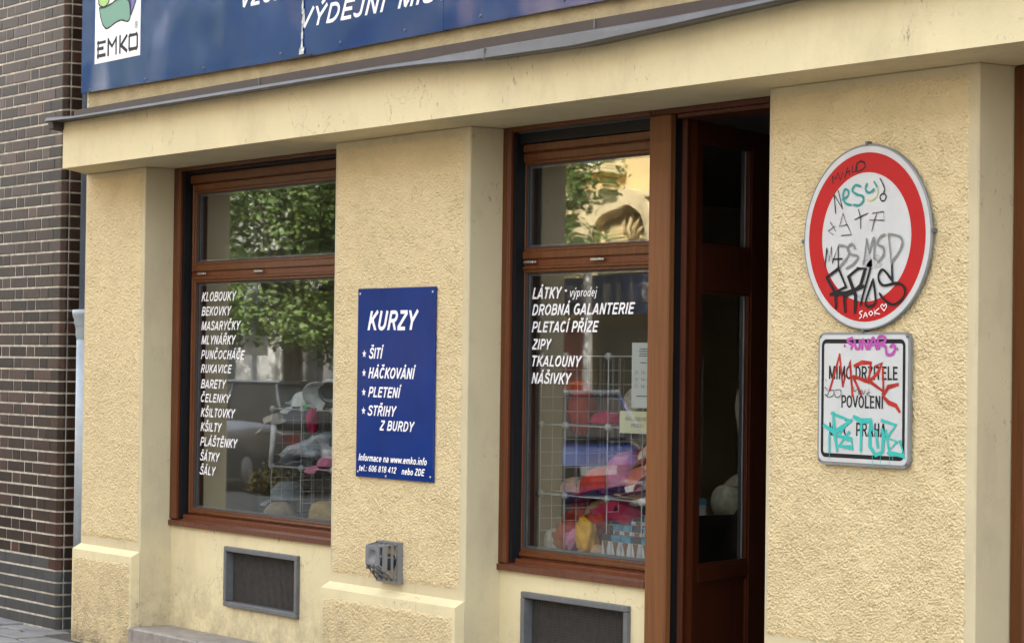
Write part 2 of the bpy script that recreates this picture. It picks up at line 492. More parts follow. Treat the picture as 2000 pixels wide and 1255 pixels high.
G['S'] = (.62, [[(.53,.73),(.47,.87),(.31,.925),(.16,.87),(.12,.73),(.19,.60),(.33,.53),(.48,.44),(.54,.28),(.48,.13),(.31,.075),(.14,.13),(.08,.29)]])
G['T'] = (.58, [[(.29,0),(.29,1)],[(.02,T_),(.56,T_)]])
G['U'] = (.66, [[(.13,1),(.13,.34)]+arc(.33,.33,.20,.255,180,360,14)+[(.53,.34),(.53,1)]])
G['V'] = (.64, [[(.06,1),(.32,.02)],[(.32,.02),(.58,1)]])
G['W'] = (.90, [[(.06,1),(.24,.02)],[(.24,.02),(.45,.97)],[(.45,.97),(.66,.02)],[(.66,.02),(.84,1)]])
G['X'] = (.64, [[(.07,1),(.57,0)],[(.57,1),(.07,0)]])
G['Y'] = (.64, [[(.06,1),(.32,.44)],[(.58,1),(.32,.44)],[(.32,.46),(.32,0)]])
G['Z'] = (.60, [[(.06,T_),(.54,T_)],[(.52,.90),(.08,.10)],[(.05,B_),(.56,B_)]])
xh = .66
G['a'] = (.54, [arc(.25,.20,.16,.14,60,300,12),[(.10,.55),(.24,.60),(.40,.54),(.43,.40),(.43,0)],[(.43,.36),(.25,.34)]])
G['b'] = (.58, [[(.12,0),(.12,1)],arc(.31,.33,.17,.27,90,450,18)])
G['c'] = (.52, [arc(.29,.33,.19,.27,48,312,16)])
G['d'] = (.58, [[(.46,0),(.46,1)],arc(.27,.33,.17,.27,90,450,18)])
G['e'] = (.55, [[(.10,.33),(.45,.33)]+arc(.28,.33,.185,.27,10,312,16)])
G['f'] = (.32, [[(.16,0),(.16,.82),(.22,.93),(.32,.93)],[(.03,.60),(.30,.60)]])
G['i'] = (.24, [[(.12,0),(.12,xh)],[(.12,.86),(.12,1)]])
G['j'] = (.24, [[(.13,xh),(.13,-.12),(.05,-.20)],[(.13,.86),(.13,1)]])
G['k'] = (.54, [[(.12,0),(.12,1)],[(.44,xh),(.15,.27)],[(.24,.38),(.48,0)]])
G['l'] = (.24, [[(.12,0),(.12,1)]])
G['m'] = (.82, [[(.12,0),(.12,xh)],[(.12,.44),(.19,.57),(.29,.60),(.39,.53),(.41,.40),(.41,0)],[(.41,.44),(.48,.57),(.58,.60),(.68,.53),(.70,.40),(.70,0)]])
G['n'] = (.56, [[(.12,0),(.12,xh)],[(.12,.44),(.19,.57),(.30,.60),(.41,.54),(.44,.40),(.44,0)]])
G['o'] = (.56, [arc(.28,.33,.19,.27,90,450,20)])
G['p'] = (.58, [[(.12,-.26),(.12,xh)],arc(.31,.33,.17,.27,90,450,18)])
G['r'] = (.38, [[(.12,0),(.12,xh)],[(.12,.42),(.20,.57),(.36,.60)]])
G['t'] = (.32, [[(.15,.86),(.15,.16),(.21,.07),(.31,.07)],[(.02,.60),(.30,.60)]])
G['v'] = (.50, [[(.05,xh),(.25,.02)],[(.25,.02),(.45,xh)]])
G['w'] = (.72, [[(.05,xh),(.20,.02)],[(.20,.02),(.36,.64)],[(.36,.64),(.52,.02)],[(.52,.02),(.67,xh)]])
G['y'] = (.50, [[(.05,xh),(.25,.04)],[(.45,xh),(.22,-.14),(.14,-.22),(.04,-.20)]])
G['h'] = (.56, [[(.12,0),(.12,1)],[(.12,.44),(.19,.57),(.30,.60),(.41,.54),(.44,.40),(.44,0)]])
G['0'] = (.56, [arc(.28,.5,.19,.42,90,450,22)])
G['1'] = (.56, [[(.34,0),(.34,1)],[(.34,.94),(.14,.74)]])
G['2'] = (.56, [[(.09,.70),(.14,.87),(.28,.92),(.42,.86),(.46,.72),(.38,.54),(.12,.14)],[(.06,B_),(.49,B_)]])
G['4'] = (.56, [[(.38,0),(.38,1)],[(.37,.94),(.06,.30)],[(.04,.27),(.52,.27)]])
G['6'] = (.56, [arc(.28,.31,.19,.235,90,450,20),[(.45,.86),(.34,.92),(.20,.86),(.11,.66),(.09,.36)]])
G['8'] = (.56, [arc(.28,.72,.16,.20,90,450,16),arc(.28,.29,.20,.22,90,450,18)])
G['.'] = (.26, [[(.13,0),(.13,.15)]])
G[':'] = (.28, [[(.14,0),(.14,.15)],[(.14,.50),(.14,.65)]])
G['-'] = (.34, [[(.05,.36),(.29,.36)]])
G[' '] = (.28, [])
DIA = {'Á':('A','a'),'É':('E','a'),'Í':('I','a'),'Ý':('Y','a'),'Ú':('U','a'),'Ó':('O','a'),'ý':('y','a'),'Č':('C','v'),'Š':('S','v'),'Ř':('R','v'),'Ž':('Z','v'),'Ě':('E','v')}
def lettering(s, x, z, w, cap, Y, m, parent, shear=0.22, bold=0.022, rot=0.0, name='lettering'):
    weight = .205 if bold > .018 else (.15 if bold > .01 else .115)
    runs = []; cur = 0.0
    for ch in s:
        base, d = DIA.get(ch, (ch, None))
        if base not in G: base = ' '
        wd, sts = G[base]
        for st in sts: runs.append([(cur+px, pz) for px, pz in (smooth_line(st, 4) if base in 'Samnhrjfty2' and len(st) > 4 else st)])
        top = 1.0 if ch.isupper() else .70
        if d == 'a': runs.append([(cur+wd/2-.03, top+.09), (cur+wd/2+.09, top+.26)])
        if d == 'v': runs.append([(cur+wd/2-.13, top+.26), (cur+wd/2, top+.11)]); runs.append([(cur+wd/2, top+.11), (cur+wd/2+.13, top+.26)])
        cur += wd+.03
    k0 = min(p[0]+shear*p[1] for r in runs for p in r)-.06; k1 = max(p[0]+shear*p[1] for r in runs for p in r)+.06
    sx = w/(k1-k0)
    mb = MB(); lift = 0.0
    for r in runs:
        P = [np.array((x+(px+shear*pz-k0)*sx, z+pz*cap)) for px, pz in r]
        if len(P) < 2: continue
        closed = np.linalg.norm(P[0]-P[-1]) < 1e-6
        n = len(P); vs = []
        tx, tz = weight*cap*.5*min(1.0, sx/cap*1.45), weight*cap*.5*.92
        for i in range(n):
            if closed: d = P[(i+1) % (n-1)] - P[(i-1) % (n-1)]
            else: d = P[min(i+1, n-1)] - P[max(i-1, 0)]
            d = d/(np.linalg.norm(d)+1e-9); nx_, nz_ = -d[1], d[0]
            if not closed and 0 < i < n-1:
                d0 = P[i]-P[i-1]; d0 /= np.linalg.norm(d0)+1e-9; f_ = 1/max(.6, abs(float(d0 @ d)))
            else: f_ = 1
            off_ = np.array((nx_*tx*f_, nz_*tz*f_))
            # square letter ends stay level like cut type
            if not closed and i in (0, n-1) and abs(d[1]) > .75 and n == 2:
                off_ = np.array((math.copysign(1, nx_)*tx/abs(d[1])*1.0, 0))
            lift += 0.000006
            vs += [(P[i][0]+off_[0], Y-lift, P[i][1]+off_[1]), (P[i][0]-off_[0], Y-lift, P[i][1]-off_[1])]
        mb.add(vs, [(2*i, 2*i+1, 2*i+3, 2*i+2) for i in range(n-1)])
    return mb.build(name, m, parent)

def smooth_line(pts, n=6):
    if len(pts) < 3: return pts
    out = []
    P = [pts[0]] + list(pts) + [pts[-1]]
    for i in range(1, len(P)-2):
        p0, p1, p2, p3 = [np.array(p, float) for p in P[i-1:i+3]]
        for k in range(n):
            t = k/n
            out.append(tuple(0.5*((2*p1) + (-p0+p2)*t + (2*p0-5*p1+4*p2-p3)*t*t + (-p0+3*p1-3*p2+p3)*t**3)))
    out.append(tuple(pts[-1]))
    return out
_stroke = [0]
def stroke(name, strokes, w, Y, m, parent, mp, curve=True, taper=True):
    """flat marker strokes; strokes = polylines in sheet units mapped by mp to (x, z) metres"""
    mb = MB()
    lift = 0.0
    for st in strokes:
        pts = smooth_line(st) if curve else st
        P = [np.array(mp(*p)) for p in pts]
        _stroke[0] += 1
        L_, Rr = [], []
        for i, p in enumerate(P):
            d = P[min(i+1, len(P)-1)] - P[max(i-1, 0)]
            d = d/(np.linalg.norm(d)+1e-9); nrm = np.array([-d[1], d[0]])
            ww = w/2*(1+0.12*math.sin(i*0.9+_stroke[0]))
            if i == 0: p = p - d*w*0.35
            if i == len(P)-1: p = p + d*w*0.35
            if taper and i in (0, len(P)-1): ww *= 0.65
            L_.append(p+nrm*ww); Rr.append(p-nrm*ww)
        vs, fs = [], []
        for i in range(len(P)):
            lift += 0.000012
            vs += [(L_[i][0], Y-lift, L_[i][1]), (Rr[i][0], Y-lift, Rr[i][1])]
        for i in range(len(P)-1): fs.append((2*i, 2*i+1, 2*i+3, 2*i+2))
        mb.add(vs, fs)
    return mb.build(name, m, parent)

# ------------------------------------------------------------------ ground
def structure(o): o['kind'] = 'structure'; return o
g = MB(); g.add([(-300,-300,-0.14),(300,-300,-0.14),(300,300,-0.14),(-300,300,-0.14)], [(0,1,2,3)])
structure(g.build('ground', dirt))
rd_ = MB(); rd_.box(-120, 60, -11.4, -2.5, -0.136, -0.12); structure(rd_.build('road', asphalt))
sw = structure(MB().box(-120, 60, -2.5, 14, -0.135, -0.012).build('sidewalk', dirt))
structure(MB().box(-120, 60, -14.5, -11.4, -0.135, 0.0).build('far_sidewalk', stone))
kb = structure(MB().box(-120, 60, -2.5, -2.36, -0.13, 0.004, b=0.01).build('kerb', stone))
# pavement stones: irregular slabs along the houses
def slab_mesh(w, d, seed):
    r = random.Random(seed)
    pts = [(-w/2+r.uniform(0, .02), -d/2+r.uniform(0, .02)), (0, -d/2+r.uniform(-.008, .012)), (w/2-r.uniform(0, .02), -d/2+r.uniform(0, .02)), (w/2-r.uniform(0,.01), 0),
           (w/2-r.uniform(0, .02), d/2-r.uniform(0, .02)), (0, d/2-r.uniform(-.008, .012)), (-w/2+r.uniform(0, .02), d/2-r.uniform(0, .02)), (-w/2+r.uniform(0,.01), 0)]
    n = len(pts); vs = [(x, y, -0.03) for x, y in pts] + [(x, y, -0.004) for x, y in pts] + [(x*.96, y*.96, 0.0) for x, y in pts]
    fs = [(i, (i+1) % n, n+(i+1) % n, n+i) for i in range(n)] + [(n+i, n+(i+1) % n, 2*n+(i+1) % n, 2*n+i) for i in range(n)] + [tuple(range(2*n, 3*n))]
    me = bpy.data.meshes.new('paving_stone'); me.from_pydata(vs, [], fs); me.materials.append(stone); me.update()
    return me
slabs = [slab_mesh(.30, .22, k) for k in range(6)]
cnt = 0
for row in range(11):
    y = -0.02 - row*0.225
    x = -2.6 + (row % 2)*0.15
    while x < 3.2:
        if not (y > -0.12 and x > -0.18) and cnt < 290:
            o = bpy.data.objects.new('paving_stone', slabs[(row*7+int(x*10)) % 6]); COL.objects.link(o); o.parent = sw
            o.location = (x, y, random.uniform(-0.006, 0.004)); o.rotation_euler = (random.uniform(-.012,.012), random.uniform(-.012,.012), random.uniform(-.03,.03)+(math.pi if row % 2 else 0))
            cnt += 1
        x += 0.31
st_ = MB()
for row in range(11):
    y = -0.02 - row*0.225; x = 3.2
    while x < 18: st_.box(x-.148, x+.148, y-.105, y+.105, -.03, 0.001, b=.005); x += 0.31
tag(st_.build('paving_stones_beyond', stone, sw), kind='stuff')

# ------------------------------------------------------------------ the shop building
Z_SOF = 2.768
shop = thing('shop_building', 'cream plastered shop building with brown wooden shop windows and open door', 'building', (0, 0, 0))
UP = 15.5
body = MB()
# interior shell pieces are thick walls so that no light leaks in
PIL = [(0.0, 0.782), (2.902, 4.116), (6.231, 7.377)]
for i, (a, b) in enumerate(PIL):
    p = MB().box(a, b, 0.0, 0.34, -0.02, Z_SOF, b=0.006)
    o = p.build('pillar', plaster if False else reveal_pl, shop)
    rough_panel('roughcast', a+0.022, b-(0.045 if i else 0.03), 0.61 if i < 2 else 0.61, Z_SOF-0.035, -0.0006, (0.0038, 0.0027, 0.0024)[i], o, amp=0.0047)
    # plinth with a smooth bevelled ledge
    q = MB()
    q.add([(a,-0.052,-0.02),(b,-0.052,-0.02),(b,-0.052,0.534),(a,-0.052,0.534),(a,0.001,0.563),(b,0.001,0.563),(a,0.001,-0.02),(b,0.001,-0.02)],
          [(0,1,2,3),(3,2,5,4),(1,7,5,2),(0,3,4,6)])
    pl = q.build('plinth', plaster, shop)
    rough_panel('roughcast', a+0.02, b-0.02, 0.0, 0.495, -0.0526, 0.0032, pl, amp=0.0046)
# beam with mitred left end
bm_ = MB(); bm_.prism([(0.0,0.0),(0.315,-0.30),(12.0,-0.30),(12.0,0.34),(0.0,0.34)], Z_SOF, 3.035)
bm_.build('beam', plaster, shop)
# upper wall
uw = MB(); wall_holes(uw, 0.0, 12.0, 3.035, UP, 0.0, 0.35, [(x, x+1.1, z, z+1.9) for x in (1.2, 4.0, 6.8, 9.6) for z in (5.2, 8.6, 12.0)])
uw.build('upper_wall', plaster, shop)
rough_panel('roughcast', 0.01, 7.5, 3.04, 3.42, -0.001, 0.006, shop, amp=0.0032, m=mat('darker_rough_plaster', (0.38, 0.31, 0.17), .9, var=.2, vscale=6))  # strip below the sign board, in a darker plaster tone
for x in (1.2, 4.0, 6.8, 9.6):
    for z in (5.2, 8.6, 12.0):
        w_ = MB()
        wall_holes(w_, x, x+1.1, z, z+1.9, 0.14, 0.2, [(x+.07, x+.52, z+.07, z+1.2), (x+.58, x+1.03, z+.07, z+1.2), (x+.07, x+1.03, z+1.27, z+1.83)])
        o = w_.build('upper_window', sign_white, shop); bx('pane', far_glass, o, x+.03, x+1.07, .165, .175, z+.03, z+1.87)
bx('roof', metal_brown, shop, -0.05, 12.05, -0.4, 10.2, UP, UP+0.3)
sh = MB()
sh.box(0.0, 0.12, 0.34, 10, 0.0, UP); sh.box(11.9, 12.0, 0.35, 10, 0, UP); sh.box(0.1, 11.9, 9.8, 9.9, 0, UP)
sh.build('side_wall', plaster, shop)
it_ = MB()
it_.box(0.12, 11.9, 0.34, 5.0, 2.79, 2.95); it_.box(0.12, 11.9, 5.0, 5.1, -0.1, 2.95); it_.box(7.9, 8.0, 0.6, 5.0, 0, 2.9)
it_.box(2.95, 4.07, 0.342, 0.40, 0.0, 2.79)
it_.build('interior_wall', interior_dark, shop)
bx('shop_floor', floor_m, shop, 0.12, 11.9, 0.0, 5.0, -0.11, 0.02)
# walls under the windows with recessed vents
pw = MB(); wall_holes(pw, 0.782, 2.902, 0.0, 0.715, 0.20, 0.34, [(1.475, 2.239, 0.326, 0.615)])
pw.build('parapet_wall', plaster, shop)
pw = MB(); wall_holes(pw, 4.116, 5.262, 0.0, 0.705, 0.20, 0.34, [(4.333, 5.097, 0.306, 0.597)])
pw.build('parapet_wall', plaster, shop)
def vent(x0, x1, z0, z1, lab):
    t = MB(); b = 0.028; y0, y1 = 0.178, 0.260
    t.box(x0, x1, y0, y1, z1-b, z1, b=.004); t.box(x0, x1, y0, y1, z0, z0+b, b=.004)
    t.box(x0, x0+b, y0, y1, z0+b, z1-b, b=.003); t.box(x1-b, x1, y0, y1, z0+b, z1-b, b=.003)
    o = t.build('vent_grille', vent_grey, shop); o['label'] = lab
    mm = MB(); mm.box(x0+.02, x1-.02, .262, .268, z0+.02, z1-.02); mm.build('backing', black, o)
    w = MB()
    nx = int((x1-x0-2*b)/0.0125); nz = int((z1-z0-2*b)/0.0125)
    for i in range(nx+1):
        x = x0+b+i*(x1-x0-2*b)/nx; w.box(x-.0022, x+.0022, .226, .230, z0+b, z1-b)
    for i in range(nz+1):
        z = z0+b+i*(z1-z0-2*b)/nz; w.box(x0+b, x1-b, .2305, .2345, z-.0022, z+.0022)
    tag(w.build('mesh_screen', mesh_m, o), kind='stuff')
mesh_m = mat('mesh_screen', (0.055, 0.048, 0.042), 0.6, var=0.3, vscale=30)
vent(1.454, 2.260, 0.305, 0.636, 'grey framed mesh vent under the left shop window')
vent(4.312, 5.118, 0.285, 0.618, 'grey framed mesh vent under the right shop window')

# flashing over the beam: brown upstand and grey drip lip
fb = MB(); fb.prism([(0.03,-0.10),(12,-0.10),(12,-0.02),(0.03,-0.02)], 3.035, 3.142)
fb.build('flashing_upstand', metal_brown, shop)
tp = MB(); tp.add([(-.03,0,3.048),(.33,-.39,3.036),(12,-.39,3.036),(12,0,3.048),(-.03,0,3.040),(.33,-.39,3.030),(12,-.39,3.030),(12,0,3.040)], [(0,1,2,3),(7,6,5,4),(0,4,5,1),(1,5,6,2)]); tp.build('flashing_top', metal_brown, shop)
lipx = [0.215, 0.6, 1.6, 2.6, 3.2, 3.87, 4.22, 4.40, 4.70, 4.76, 5.42, 6.0, 6.7, 12.0]
lipb = [3.043, 3.034, 3.028, 3.024, 3.023, 3.020, 3.010, 3.002, 2.989, 2.988, 2.980, 3.000, 3.028, 3.03]
lipt = [3.068, 3.050, 3.047, 3.044, 3.043, 3.038, 3.034, 3.034, 3.034, 3.036, 3.036, 3.036, 3.046, 3.05]
ypro = [-.352, -.352, -.351, -.352, -.351, -.354, -.358, -.364, -.370, -.370, -.368, -.360, -.354, -.352]
lipx = [x+.075 for x in lipx[:-1]]+[12.0]; lipb = [z-.0105 for z in lipb]; lipt = [z-.0105 for z in lipt]; ypro = [y-.048 for y in ypro]
lp = MB(); vs = []
for i in range(len(lipx)):
    x = lipx[i]
    vs += [(x, ypro[i]+.012, lipt[i]+.004), (x, ypro[i], lipt[i]-.004), (x, ypro[i]-.006, lipb[i]+.006), (x, ypro[i]+.004, lipb[i]), (x, -.30, lipb[i]+.012)]
fs = []
for i in range(len(lipx)-1):
    for k in range(4): fs.append((i*5+k, (i+1)*5+k, (i+1)*5+k+1, i*5+k+1))
lp.add(vs, fs); lp.build('drip_edge', metal_grey, shop)

js = MB()
js.box(4.832, 4.845, -.424, -.41, 2.978, 3.024); js.box(5.20, 5.212, -.104, -.099, 3.05, 3.142); js.box(2.28, 2.29, -.104, -.099, 3.05, 3.142)
js.build('sheet_seam', metal_grey, shop)
ec = MB(); ec.prism([(0.10,-0.12),(0.27,-0.375),(0.33,-0.37),(0.33,-0.31),(0.16,-.10)], 2.995, 3.030); ec.build('flashing_end', metal_brown, shop)

# ------------------------------------------------------------------ windows
def frame_ring(mb, x0, x1, z0, z1, y0, y1, wl, wr, wb, wt, b=0.006):
    mb.box(x0, x0+wl, y0, y1, z0, z1, b=b); mb.box(x1-wr, x1, y0, y1, z0, z1, b=b)
    mb.box(x0+wl-.001, x1-wr+.001, y0+.001, y1, z1-wt, z1-.0005, b=b); mb.box(x0+wl-.001, x1-wr+.001, y0+.001, y1, z0+.0005, z0+wb, b=b)
def shop_window(x0, x1, lab, top_z, tg_t, tg_b, rb, lt, lg_t, lg_b, sb, sill_t, sill_b, gmat, slot, wl_, sxl):
    w = MB(); y0 = 0.188
    w.box(x0+.001, x0+wl_, y0, .33, sill_t, Z_SOF, b=.004)                      # left jamb
    w.box(x0+wl_, x1-.001, y0, .33, Z_SOF-.022, Z_SOF, b=.003)                  # head
    w.box(x0+wl_, x1, .262, .33, sill_t, Z_SOF-.022)                            # back frame, behind the sashes' edges (hole cut below)
    w.v, w.f, w.sm = w.v[:48], w.f[:52], w.sm[:52]
    wall_holes(w, x0+wl_, x1-.001, sill_t-.02, Z_SOF-.021, .258, .33, [(sxl+.03, x1-.05, lg_b-.01, lt-.02), (sxl+.03, x1-.05, rb+.02, tg_t+.01)])
    win = w.build('window', wood_dark, shop); win['label'] = lab
    o = MB(); o.box(x0+.001, x0+wl_-.012, y0-.004, y0+.05, sill_t+.001, Z_SOF-.001, b=.004); o.box(x0+wl_-.012, x1-.001, y0-.004, y0+.05, Z_SOF-.02, Z_SOF-.001, b=.003)
    o.build('outer_frame', wood, win)
    gb = MB(); gb.box(x0+wl_-.010, x0+wl_+.026, .205, .256, sill_t+.01, Z_SOF-.024); gb.build('guide_rail', black, win)
    if slot:
        bx('blind_slot', slot_grey, win, x0+wl_, x1-.01, .215, .225, 2.738, 2.746)
        bx('blind_slot', black, win, x0+wl_, x1-.01, .222, .25, 2.690, 2.738)
        bx('head_panel', wood, win, x0+wl_+.03, x1-.01, .238, .257, top_z+.004, 2.688, b=.003)
    else:
        bx('blind_slot', black, win, x0+wl_, x1-.01, .215, .25, 2.728, 2.744)
        bx('head_panel', wood, win, x0+wl_+.03, x1-.01, .236, .257, top_z+.004, 2.722, b=.003)
    # transom sash and lower sash, each moulded with an inner step
    for (za, zb, ga, gb_, nm) in ((rb, top_z, tg_b, tg_t, 'transom'), (sb, lt, lg_b, lg_t, 'lower')):
        s = MB()
        gl_, gr_ = sxl+.033, x1-.055
        frame_ring(s, sxl, x1-.012, za, zb, .245, .30, gl_-sxl-.014, x1-.012-gr_-.014, ga-za-.014, zb-gb_-.014)
        frame_ring(s, sxl+.008, x1-.02, za+.004, zb-.004, .254, .296, gl_-sxl-.008, x1-.02-gr_, ga-za-.004, zb-gb_-.004, b=.005)
        so_ = s.build('sash', wood, win)
        gk = MB(); frame_ring(gk, gl_-.001, gr_+.001, ga-.001, gb_+.001, .268, .276, .006, .006, .006, .006, b=0)
        gk.build('gasket', slot_grey, win)
        gk = MB(); frame_ring(gk, gl_+.004, gr_-.004, ga+.004, gb_-.004, .279, .293, .012, .012, .010, .010, b=0)
        gk.build('spacer', vent_grey, win)
        MB().box(gl_-.004, gr_+.004, .277, .281, ga-.004, gb_+.004).build('pane', gmat if nm == 'lower' else (glass_wavy if slot else glass), win)
    hz = (rb+lt)/2
    for hx in ((sxl+.10, sxl+.62) if slot else (sxl+.14, sxl+.80)):
        h = MB(); h.box(hx-.055, hx+.02, .238, .250, hz-.004, hz+.010, b=.003); h.box(hx+.021, hx+.04, .240, .25, hz-.003, hz+.008, b=.002)
        h.build('hinge', steel, win)
    s = MB()
    yo = .178
    s.add([(x0+.001,yo,sill_b),(x1+.0,yo,sill_b),(x1+.0,yo,sill_b+.028),(x0+.001,yo,sill_b+.028),(x0+.001,.27,sill_t+.012),(x1+.0,.27,sill_t+.012),(x0+.001,.27,sill_b),(x1+.0,.27,sill_b)],
          [(0,1,2,3),(3,2,5,4),(0,6,7,1),(1,7,5,2),(0,3,4,6)])
    s.build('sill', wood_sill, win)
    s = MB(); s.box(x0+wl_+.02, x1-.005, .222, .26, sill_t-.002, sb-.008, b=.004); s.build('bottom_rail', wood_dark, win)
    return win
wood_sill = wood_mat('sill_wood', (0.095, 0.034, 0.017), (0.14, 0.055, 0.030), 0.42)
W1 = shop_window(0.782, 2.900, 'left shop window with hats and white list of headwear', 2.672, 2.616, 2.224, 2.168, 2.140, 2.106, 0.818, 0.786, 0.750, 0.714, glass, False, 0.075, 0.895)
W2 = shop_window(4.116, 5.234, 'right shop window beside the door with white list of fabrics', 2.648, 2.592, 2.206, 2.150, 2.122, 2.089, 0.805, 0.768, 0.736, 0.704, glass, True, 0.060, 4.172)
# lettering on the panes
T1 = [("KLOBOUKY",0.958,2.000,0.415,0.052),("BEKOVKY",0.959,1.918,0.358,0.051),("MASARYČKY",0.959,1.835,0.468,0.051),("MLYNÁŘKY",0.962,1.754,0.411,0.051),
("PUNČOCHÁČE",0.959,1.671,0.526,0.050),("RUKAVICE",0.961,1.592,0.374,0.048),("BARETY",0.964,1.504,0.306,0.050),("ČELENKY",0.967,1.425,0.354,0.048),("KŠILTOVKY",0.967,1.341,0.411,0.050),
("KŠILTY",0.968,1.259,0.257,0.050),("PLÁŠTĚNKY",0.966,1.175,0.445,0.050),("ŠÁTKY",0.967,1.091,0.238,0.050),("ŠÁLY",0.967,1.011,0.194,0.050)]
for s, x, z, w, c in T1: lettering(s, x+.012, z, w, c, .2755, white_ink, W1)
T2 = [("LÁTKY",4.237,1.968,0.236,0.053),("-",4.490,1.984,0.023,0.053),("výprodej",4.534,1.973,0.208,0.044),("DROBNÁ GALANTERIE",4.236,1.892,0.789,0.051),("PLETACÍ PŘÍZE",4.236,1.813,0.524,0.050),
("ZIPY",4.237,1.733,0.160,0.049),("TKALOUNY",4.240,1.655,0.393,0.050),("NÁŠIVKY",4.239,1.575,0.317,0.051)]
for s, x, z, w, c in T2: lettering(s, x+.005, z, w, c, .2755, white_ink, W2, bold=0.008 if s == 'výprodej' else 0.022)

# post, door frame and open door
bx('door_post', wood_post, shop, 5.2355, 5.380, 0.178, 0.214, -0.01, Z_SOF-.026, b=.006)
bx('door_seal', black, shop, 5.240, 5.372, 0.2145, 0.262, -0.01, Z_SOF-.046)
df = MB()
df.box(5.236, 6.230, 0.186, 0.33, Z_SOF-.026, Z_SOF-.001, b=.003); df.box(5.40, 6.229, .20, .33, Z_SOF-.045, Z_SOF-.0265, b=.003)
df.box(5.24, 5.381, .2625, .33, 0, Z_SOF-.046, b=.003); df.box(6.19, 6.229, .235, .33, 0, Z_SOF-.046)
df.build('door_frame', wood_leaf, shop)
bx('threshold', step_stone, shop, 5.262, 6.231, -.04, .5, -.02, .06, b=.008)
dl = MB(); T = .055
def leaf(mb):
    W = .80
    mb.box(0, .142, 0, T, .08, 2.725, b=.004); mb.box(.615, W, 0, T, .08, 2.725, b=.004)
    for a, b in ((.08,.20),(.73,.795),(1.995,2.185),(2.645,2.725)): mb.box(.141, .616, .0005, T-.0005, a, b, b=.003)
leaf(dl)
door = dl.build('door', wood_leaf, shop, local=True); door.location = (5.395, .262, 0); door.rotation_euler = (0, 0, R_(112.5)); door['label'] = 'brown wooden door leaf standing open into the shop'
def dpart(name, m, *boxes):
    q = MB()
    for b_ in boxes: q.box(*b_[:6], b=b_[6] if len(b_) > 6 else 0)
    return q.build(name, m, door, local=True)
for za, zb in ((.795, 1.995), (2.185, 2.645)):
    dpart('pane', glass_door, (.14, .617, .024, .030, za-.003, zb+.003))
    dpart('moulding', wood_leaf, (.142, .155, .006, .022, za, zb), (.602, .615, .006, .022, za, zb), (.155, .602, .006, .022, za, za+.013), (.155, .602, .006, .022, zb-.013, zb))
    dpart('spacer', slot_grey, (.156, .166, .031, .045, za, zb), (.591, .601, .031, .045, za, zb))
    dpart('gasket', zinc, (.584, .592, .021, .0235, za+.014, zb-.014))
dpart('panel', wood_leaf, (.15, .607, .016, .040, .20, .73, .006)); dpart('moulding', wood_leaf, (.142, .152, .006, .018, .20, .73), (.605, .615, .006, .018, .20, .73), (.152, .605, .006, .018, .718, .73))

# right-hand doorway beyond the last pillar
ro = MB(); ro.box(7.378, 7.45, .172, .30, -.01, Z_SOF-.002, b=.008); ro.box(7.45, 7.50, .20, .31, -.01, Z_SOF-.06, b=.006); ro.box(7.45, 9.2, .172, .30, Z_SOF-.06, Z_SOF-.002, b=.006)
ro.box(9.2, 9.3, .172, .3, -.01, Z_SOF-.002, b=.006)
o = ro.build('doorway_frame', wood, shop); dk = MB(); dk.box(7.50, 7.62, .235, .30, 0, Z_SOF-.06, b=.006); dk.box(7.62, 9.19, .27, .30, 0, Z_SOF-.06); dk.build('dark_leaf', wood_dark, o)
MB().box(9.3, 12.0, 0.0, .34, 0, Z_SOF).build('pillar', plaster, shop)

# stone step in front of the window recess
stp = structure(MB().box(0.0,.01,.3,.31,-.1,-.05).build('step', step_stone))
for a, b in ((0.79, 0.845), (0.851, 1.62), (1.626, 2.40), (2.406, 2.895)):
    q = MB(); q.box(a, b, -0.072, 0.199, -0.01, 0.140+random.uniform(-.003,.004), b=.010); q.build('step_slab', step_stone, stp)

# ------------------------------------------------------------------ drainpipe in the gap
dp = thing('drainpipe', 'grey drainpipe with a flared collar in the gap beside the brick wall', 'drainpipe', (-.16, .09, 0))
MB().tube([(-.16,.09,1.93),(-.16,.09,15.0)], .044, 16).build('upper_pipe', paint_pipe, dp)
MB().tube([(-.16,.09,.10),(-.16,.09,1.80)], .056, 16).build('lower_pipe', zinc, dp)
MB().lathe([(.056,1.78),(.062,1.80),(.062,1.845),(.066,1.86),(.072,1.875),(.072,1.90),(.080,1.915),(.084,1.935),(.084,1.958),(.045,1.962)], (-.16,.09,0), 20).build('collar', zinc, dp)

# ------------------------------------------------------------------ brick building
bb = thing('brick_building', 'dark glazed brick building left of the shop with pale mortar joints', 'building', (-.42, .06, 0))
w = MB(); w.prism([(-40,.0490),(-.462,.0490),(-.4315,.078),(-.4315,10),(-40,10)], -.1, 15.3); w.build('mortar_wall', mortar, bb)
H = .0726; JT = .0115
def brick_mesh(L, c):
    e = .0012 if c is brick_grey else JT/2
    mb = MB(); mb.box(-L/2+e, L/2-e, -.0095, .012, JT/2, H-JT/2, b=.0022)
    me = bpy.data.meshes.new('brick'); me.from_pydata(mb.v, [], mb.f); me.materials.append(c); me.update(); return me
BM = {(L, i): brick_mesh(L, m) for L in (.259, .125) for i, m in enumerate((brick_m, brick_red, brick_grey))}
far = {0: MB(), 1: MB()}
nb = 0
def corner_mesh(L, c):
    pts = [(-L, -.0095)]; r = .034
    for k in range(7):
        t = math.pi/2*k/6; pts.append((.006-r + r*math.sin(t), -.0095+r - r*math.cos(t)))
    pts.append((.006, .030)); pts.append((-L, .030))
    mb = MB(); mb.prism([(x, y) for x, y in pts], JT/2, H-JT/2)
    me = bpy.data.meshes.new('corner_brick'); me.from_pydata(mb.v, [], mb.f)
    me.polygons.foreach_set('use_smooth', [False]*len(mb.f)); me.materials.append(c); me.update(); return me
